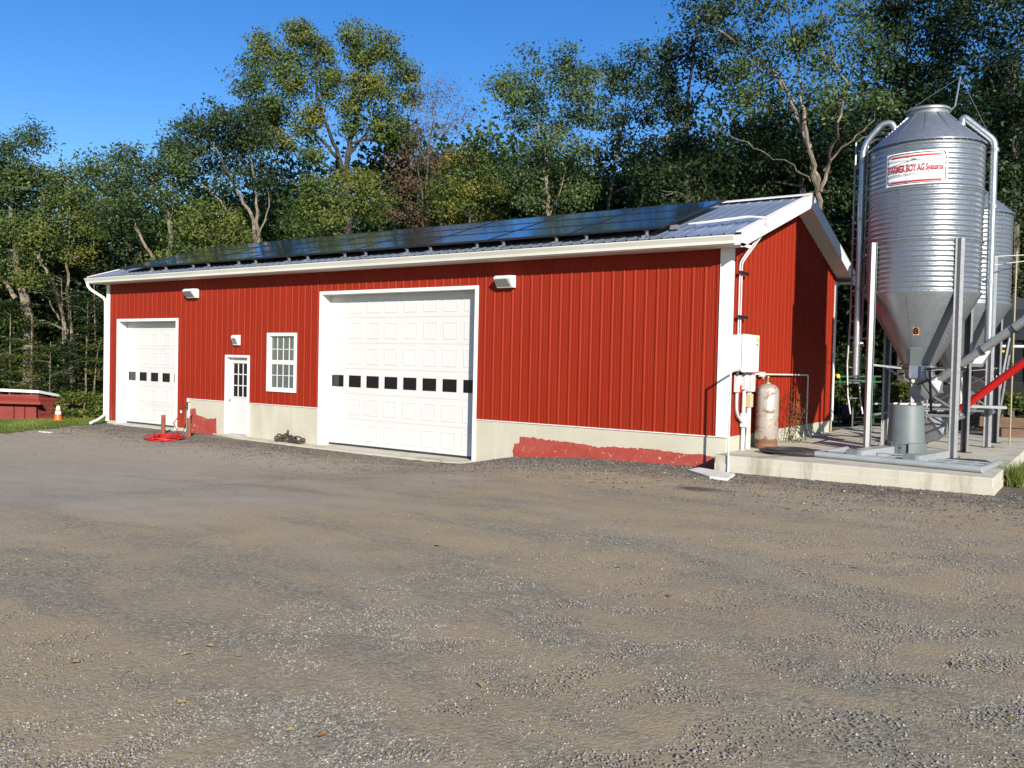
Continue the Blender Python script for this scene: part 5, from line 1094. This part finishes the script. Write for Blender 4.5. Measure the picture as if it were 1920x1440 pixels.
# undergrowth mass deep in the wood
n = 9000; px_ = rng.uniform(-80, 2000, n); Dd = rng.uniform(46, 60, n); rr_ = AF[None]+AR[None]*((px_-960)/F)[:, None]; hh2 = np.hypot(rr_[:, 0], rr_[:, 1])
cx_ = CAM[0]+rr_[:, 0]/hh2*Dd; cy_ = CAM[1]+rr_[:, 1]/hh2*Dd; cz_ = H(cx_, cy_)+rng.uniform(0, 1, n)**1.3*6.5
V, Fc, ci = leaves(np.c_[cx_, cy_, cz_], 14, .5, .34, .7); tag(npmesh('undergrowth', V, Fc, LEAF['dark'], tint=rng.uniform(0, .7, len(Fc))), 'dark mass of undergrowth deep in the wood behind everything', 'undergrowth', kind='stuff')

# vines over the low wall left of the barn
def vine_pts(cl):
    out = []
    for px, py, rx, ry, D, n in cl:
        c = pt(px, py, D); k_ = F/D
        d = rng.normal(0, 1, (n, 3)); d /= np.linalg.norm(d, axis=1)[:, None]; out.append(c+d*rng.uniform(.2, 1, n)[:, None]*np.array([rx/k_, rx/k_*.6, ry/k_]))
    return np.concatenate(out)
vb = pt(150, 775, 32.5); vb[2] = Hs(vb[0], vb[1])
plant('vine', 'leafy yellow-green vine hanging over a red wall left of the barn', 'vine', None, vb, vine_pts([(130, 745, 16, 7, 32.6, 40), (155, 745, 20, 8, 32.5, 50), (180, 752, 16, 10, 32.4, 45), (112, 765, 5, 12, 32.6, 22), (120, 775, 10, 8, 32.4, 30), (150, 776, 20, 5, 32.3, 34), (180, 770, 14, 12, 32.3, 50), (190, 760, 8, 14, 32.2, 30)]), .10, .13, 16, 'bright', [([vb, vb+np.array([.1, 0, .5]), vb+np.array([.3, 0, 1.0])], .02)])
# weed at the gable, grass clump at the pad's corner
wb = np.array([.12, 3.05, PZ]); cw = np.concatenate([wb+np.array([rng.uniform(0, .3), rng.uniform(-.55, .65), z])[None] for z in np.linspace(.03, 1.0, 60)**1.3])
plant('weed', 'straggly weed growing against the gable wall behind the cylinder', 'weed', None, wb, cw, .05, .05, 10, 'oak', [([wb+np.array([0, a, 0]), wb+np.array([.15, a*1.6, .5]), wb+np.array([.2, a*2.2, rng.uniform(.6, 1.)])], .006) for a in (-.25, -.1, .05, .2, .3)], 'grey')
def clump(c, n, h, sp, name, label):
    P = np.c_[c[0]+rng.normal(0, sp, n), c[1]+rng.normal(0, sp*1.6, n), np.full(n, c[2])]; V, Fc = blades(n, lambda k_: P, h*.4, h, .006, 'x')
    tag(npmesh(name, V-np.array(c), Fc, GR, tint=rng.uniform(.1, 1, len(Fc))), label, 'grass', kind=None).location = tuple(c)
clump((4.32, 1.0, .40), 700, .42, .09, 'grass_tuft', 'tuft of tall yellow-green grass at the right corner of the pad')

# ------------------------------------------------------------------ red shed on the left
shp = pt(72, 786, 34); sb = empty('red_shed', (shp[0], shp[1], -1.9), 'low faded red shed with white roof edge beyond the lawn', 'shed')
q = [pt(-160, 726, 33), pt(72, 736, 34), pt(118, 744, 34.9)]; zb_ = -2.2
def wallq(mb, a, b, z0, z1a, z1b, lap=.16):
    a = Vector((a[0], a[1], 0)); b = Vector((b[0], b[1], 0)); d = (b-a).normalized(); nn = Vector((d.y, -d.x, 0)); hmax = max(z1a, z1b); z = z0
    while z < hmax-.02:
        t0 = min(z+lap, z1a); t1 = min(z+lap, z1b)
        if t0 > z or t1 > z:
            za, zb2 = max(t0, z), max(t1, z); mb.add([a+nn*.02+Vector((0, 0, z)), b+nn*.02+Vector((0, 0, z)), b+Vector((0, 0, zb2)), a+Vector((0, 0, za)), a+Vector((0, 0, z)), b+Vector((0, 0, z))], [(0, 1, 2, 3), (0, 4, 5, 1)])
        z += lap
mb = MB(); wallq(mb, q[0], q[1], zb_, q[0][2]-.08, q[1][2]-.08); wallq(mb, q[1], q[2], zb_, q[1][2]-.08, q[2][2]-.08); mb.build('wall', 'shedred', sb)
mb = MB(); q3 = pt(122, 744, 37.5); q4 = pt(-160, 726, 37.5)
mb.obox(tuple(q[0]+[0, -.12, .04]), tuple(q[1]+[.08, -.12, .04]), .14, .09); mb.obox(tuple(q[1]+[.08, -.10, .038]), tuple(q[2]+[.05, -.1, .03]), .14, .09); mb.build('roof_edge', 'shedroof', sb)
mb = MB(); off = np.array([0, 0, .05]); mb.add([q[0]+off, q[1]+off, q[2]+off, q3+off, q4+off], [(0, 1, 2, 3, 4)]); mb.build('roof', 'shedroof', sb)
# projecting awning over two sliding doors
d_ = (q[1]-q[0]); d_ = d_/np.linalg.norm(d_[:2]); nn = np.array([d_[1], -d_[0], 0])
wl0 = pt(-160, 739, 32.9); wl1 = pt(69, 747, 33.9)
aw = MB(); A_ = Vector(wl0); B_ = Vector(wl1); NN = Vector(nn); 
aw.add([A_, B_, B_+NN*.35-Vector((0, 0, .12)), A_+NN*.35-Vector((0, 0, .12)), A_-Vector((0, 0, .06)), B_-Vector((0, 0, .06)), B_+NN*.35-Vector((0, 0, .2)), A_+NN*.35-Vector((0, 0, .2))], [(0, 1, 2, 3), (7, 6, 5, 4), (0, 4, 5, 1), (1, 5, 6, 2), (2, 6, 7, 3), (3, 7, 4, 0)])
aw.build('awning', weathered('red_awning', (.27, .042, .03), (.23, .036, .025), .6), sb)
for a_, b_2 in ((.42, .785), (.795, .88), (.89, .985)):
    p0 = A_.lerp(B_, a_)+NN*.12; p1 = A_.lerp(B_, b_2)+NN*.12; m_ = MB(); m_.add([Vector((p0.x, p0.y, zb_)), Vector((p1.x, p1.y, zb_)), Vector((p1.x, p1.y, p1.z-.25)), Vector((p0.x, p0.y, p0.z-.25))]+[Vector((p.x, p.y, z))+NN*-.05 for p, z in ((p0, zb_), (p1, zb_), (p1, p1.z-.25), (p0, p0.z-.25))], [(0, 1, 2, 3), (7, 6, 5, 4), (0, 4, 5, 1), (1, 5, 6, 2), (2, 6, 7, 3), (3, 7, 4, 0)]); m_.build('sliding_door', 'shedred', sb)
# low red wall under the vines
lw = MB(); a = pt(118, 747, 33.4); b = pt(200, 750, 33.2); lw.obox((a[0], a[1], -.5), (b[0], b[1], -.5), .2, 2*(a[2]-.05+.5)); tag(lw.build('low_red_wall', 'shedred'), 'low dark red wall mostly covered by vines left of the barn', 'wall')
# traffic cone
cp = pt(109, 785, 30.5); cp[2] = Hs(cp[0], cp[1]); cn = empty('traffic_cone', cp, 'orange traffic cone with white bands on the lawn crest', 'traffic cone'); z0 = cp[2]
mb = MB(); mb.box(cp[0]-.17, cp[1]-.17, z0, cp[0]+.17, cp[1]+.17, z0+.03); mb.build('base', 'orange', cn, bevel=.01)
def rz(z): return .13-(.13-.03)*z/.5
mb = MB(); mb.lathe([(rz(0), z0+.03), (rz(.5), z0+.5), (0, z0+.5)], (cp[0], cp[1]), 20); mb.build('cone_body', 'orange', cn, smooth=True)
for a, b in ((.19, .29), (.33, .44)):
    mb = MB(); mb.lathe([(rz(a)+.004, z0+.03+a), (rz(b)+.004, z0+.03+b)], (cp[0], cp[1]), 20); mb.build('white_band', 'signwhite', cn, smooth=True)

# ------------------------------------------------------------------ behind the bins
tr = pt(1880, 690, 27); gz = Hs(tr[0], tr[1]); tp = empty('tractor', (tr[0], tr[1], gz), 'dark tractor parked in shade behind the bins at the right edge', 'tractor')
def bx(mb, c, sx_, sy_, sz_, rot=.18):
    u = Vector((math.cos(rot), math.sin(rot), 0)); mb.obox(Vector(c)-u*sx_/2, Vector(c)+u*sx_/2, sy_, sz_)
tc_ = Vector((tr[0], tr[1], gz))
mb = MB(); bx(mb, tc_+Vector((.1, 0, 1.0)), 2.4, 1.2, .7); bx(mb, tc_+Vector((-.1, 0, 2.52)), 1.7, 1.5, .12); 
for a, b in ((-.85, -.65), (.7, -.6), (-.85, .65), (.7, .65)): mb.obox(tc_+Vector((a, b, 1.3)), tc_+Vector((a*.95, b, 2.5)), .08, .08)
mb.build('tractor_body', 'darkmach', tp, bevel=.03)
mb = MB(); bx(mb, tc_+Vector((-.05, 0, 1.9)), 1.4, 1.2, 1.1); mb.build('cab_window', 'tractorglass', tp)
mb = MB(); 
for a in range(9): pass
mb.tube([pt(1866+ (a*2.4), 672-13*math.sin(min(a/5, 1)*PI/2)-0.0*a, 25.9) for a in range(9)], .03, 6); mb.build('fender_stripe', 'yellow', tp)
for s_ in (-1, 1):
    for xx, rr in ((-.8, .75), (1.1, .5)):
        c_ = tc_+Vector((xx, s_*.75, rr)); m_ = MB(); m_.tube([c_+Vector((0, -.16, 0)), c_+Vector((0, .16, 0))], rr, 24); wh_ = m_.build('wheel', 'rubber', tp, bevel=.03); m_ = MB(); m_.tube([c_+Vector((0, -.17, 0)), c_+Vector((0, .17, 0))], rr*.5, 16); m_.build('rim', 'galvdull', wh_)
m_ = MB(); m_.tube([pt(1775, 648, 24.5), pt(1935, 650, 24.5)], .035, 8); m_.tube([pt(1802, 649, 24.5), pt(1802, 780, 24.5)], .03, 8); m_.tube([pt(1932, 649, 24.5), pt(1932, 790, 24.5)], .03, 8); tag(m_.build('pipe_rail', 'white', smooth=True), 'white horizontal pipe rail behind the bin legs at right', 'rail')
tm = MB(); a, b = pt(1845, 797, 23), pt(1945, 800, 23); gzz = Hs(a[0], a[1])
tm.obox((a[0], a[1], gzz+.15), (b[0], b[1], gzz+.15), .3, .3); tag(tm.build('timber_beam', 'timber', bevel=.02), 'lower weathered timber beam behind the pad at right', 'timber', 'timber beams behind the pad')
tm = MB(); tm.obox((a[0]-.1, a[1]+.05, gzz+.43), (b[0], b[1]+.05, gzz+.43), .28, .24); tag(tm.build('timber_beam', 'timber', bevel=.02), 'upper weathered timber beam resting on the lower one', 'timber', 'timber beams behind the pad')
# small hopper shape at the right edge
hp2 = empty('grey_hopper', pt(1915, 600, 22.5), 'grey sheet-metal hopper cut by the right edge of the picture', 'hopper')
mb = MB(); c_ = Vector(pt(1925, 600, 22.5)); vs = [c_+Vector((a*s_, b*s_, z)) for z, s_ in ((.45, .62), (.2, .62), (-.45, .3)) for a, b in ((-1, -1), (1, -1), (1, 1), (-1, 1))]
mb.add(vs, [(0, 1, 2, 3), (11, 10, 9, 8)]+[(l*4+i, l*4+(i+1) % 4, l*4+4+(i+1) % 4, l*4+4+i) for l in (0, 1) for i in range(4)]); mb.build('hopper_box', 'hopper', hp2)
mb = MB()
for a, b in ((-.3, -.3), (.3, -.3), (.3, .3), (-.3, .3)): mb.obox(c_+Vector((a, b, -.4)), Vector((c_.x+a*2, c_.y+b*2, Hs(c_.x, c_.y))), .05, .05)
mb.build('hopper_legs', 'galvdull', hp2)
# green implement between gable and bins
gi = pt(1600, 715, 28); gg = Hs(gi[0], gi[1]); im = empty('green_implement', (gi[0], gi[1], gg), 'green farm implement standing in weeds between the barn and the bins', 'farm implement')
mb = MB()
for py in (718, 728): mb.obox(pt(1562, py-12, 28), pt(1652, py-12, 28), .045, .05)
for px in (1575, 1605, 1640): p_ = pt(px, 705, 28); mb.obox((p_[0], p_[1], gg), tuple(p_), .045, .045)
mb.build('implement_frame', 'green', im, bevel=.01)
mb = MB(); p_ = pt(1568, 705, 27.8); mb.tube([p_, p_+np.array([.08, -.06, 0])], .06, 14); mb.build('implement_hub', 'yellow', im)
for px in (1590, 1630): p_ = pt(px, 735, 28); m_ = MB(); m_.tube([(p_[0]-.1, p_[1], gg+.3), (p_[0]+.1, p_[1], gg+.3)], .3, 18); m_.build('wheel', 'rubber', im)
# weeds behind the pad
for i, (px, py, rx, ry, D, lf, lab) in enumerate([(1600, 735, 40, 16, 26, 'mixed', 'weeds growing behind the pad beside the green implement'), (1690, 730, 30, 14, 27, 'mixed', 'weeds seen between the nearer bin legs'), (1880, 752, 50, 12, 25, 'bright', 'bright green weeds in front of the tractor'), (1590, 690, 30, 50, 30, 'hem', 'tall dark bush beside the rear barn corner')]):
    b_ = pt(px, py, D); b_[2] = Hs(b_[0], b_[1]); k_ = F/D; c_ = pt(px, py, D); n = int(rx*ry/6); d = rng.normal(0, 1, (n, 3)); d /= np.linalg.norm(d, axis=1)[:, None]; cc = c_+d*rng.uniform(.1, 1, n)[:, None]*np.array([rx/k_, rx/k_*.6, ry/k_])
    plant('bush', lab, 'bush', None, b_, cc, .1, .10, 18, lf, [([b_, tuple(c_)], .02)])
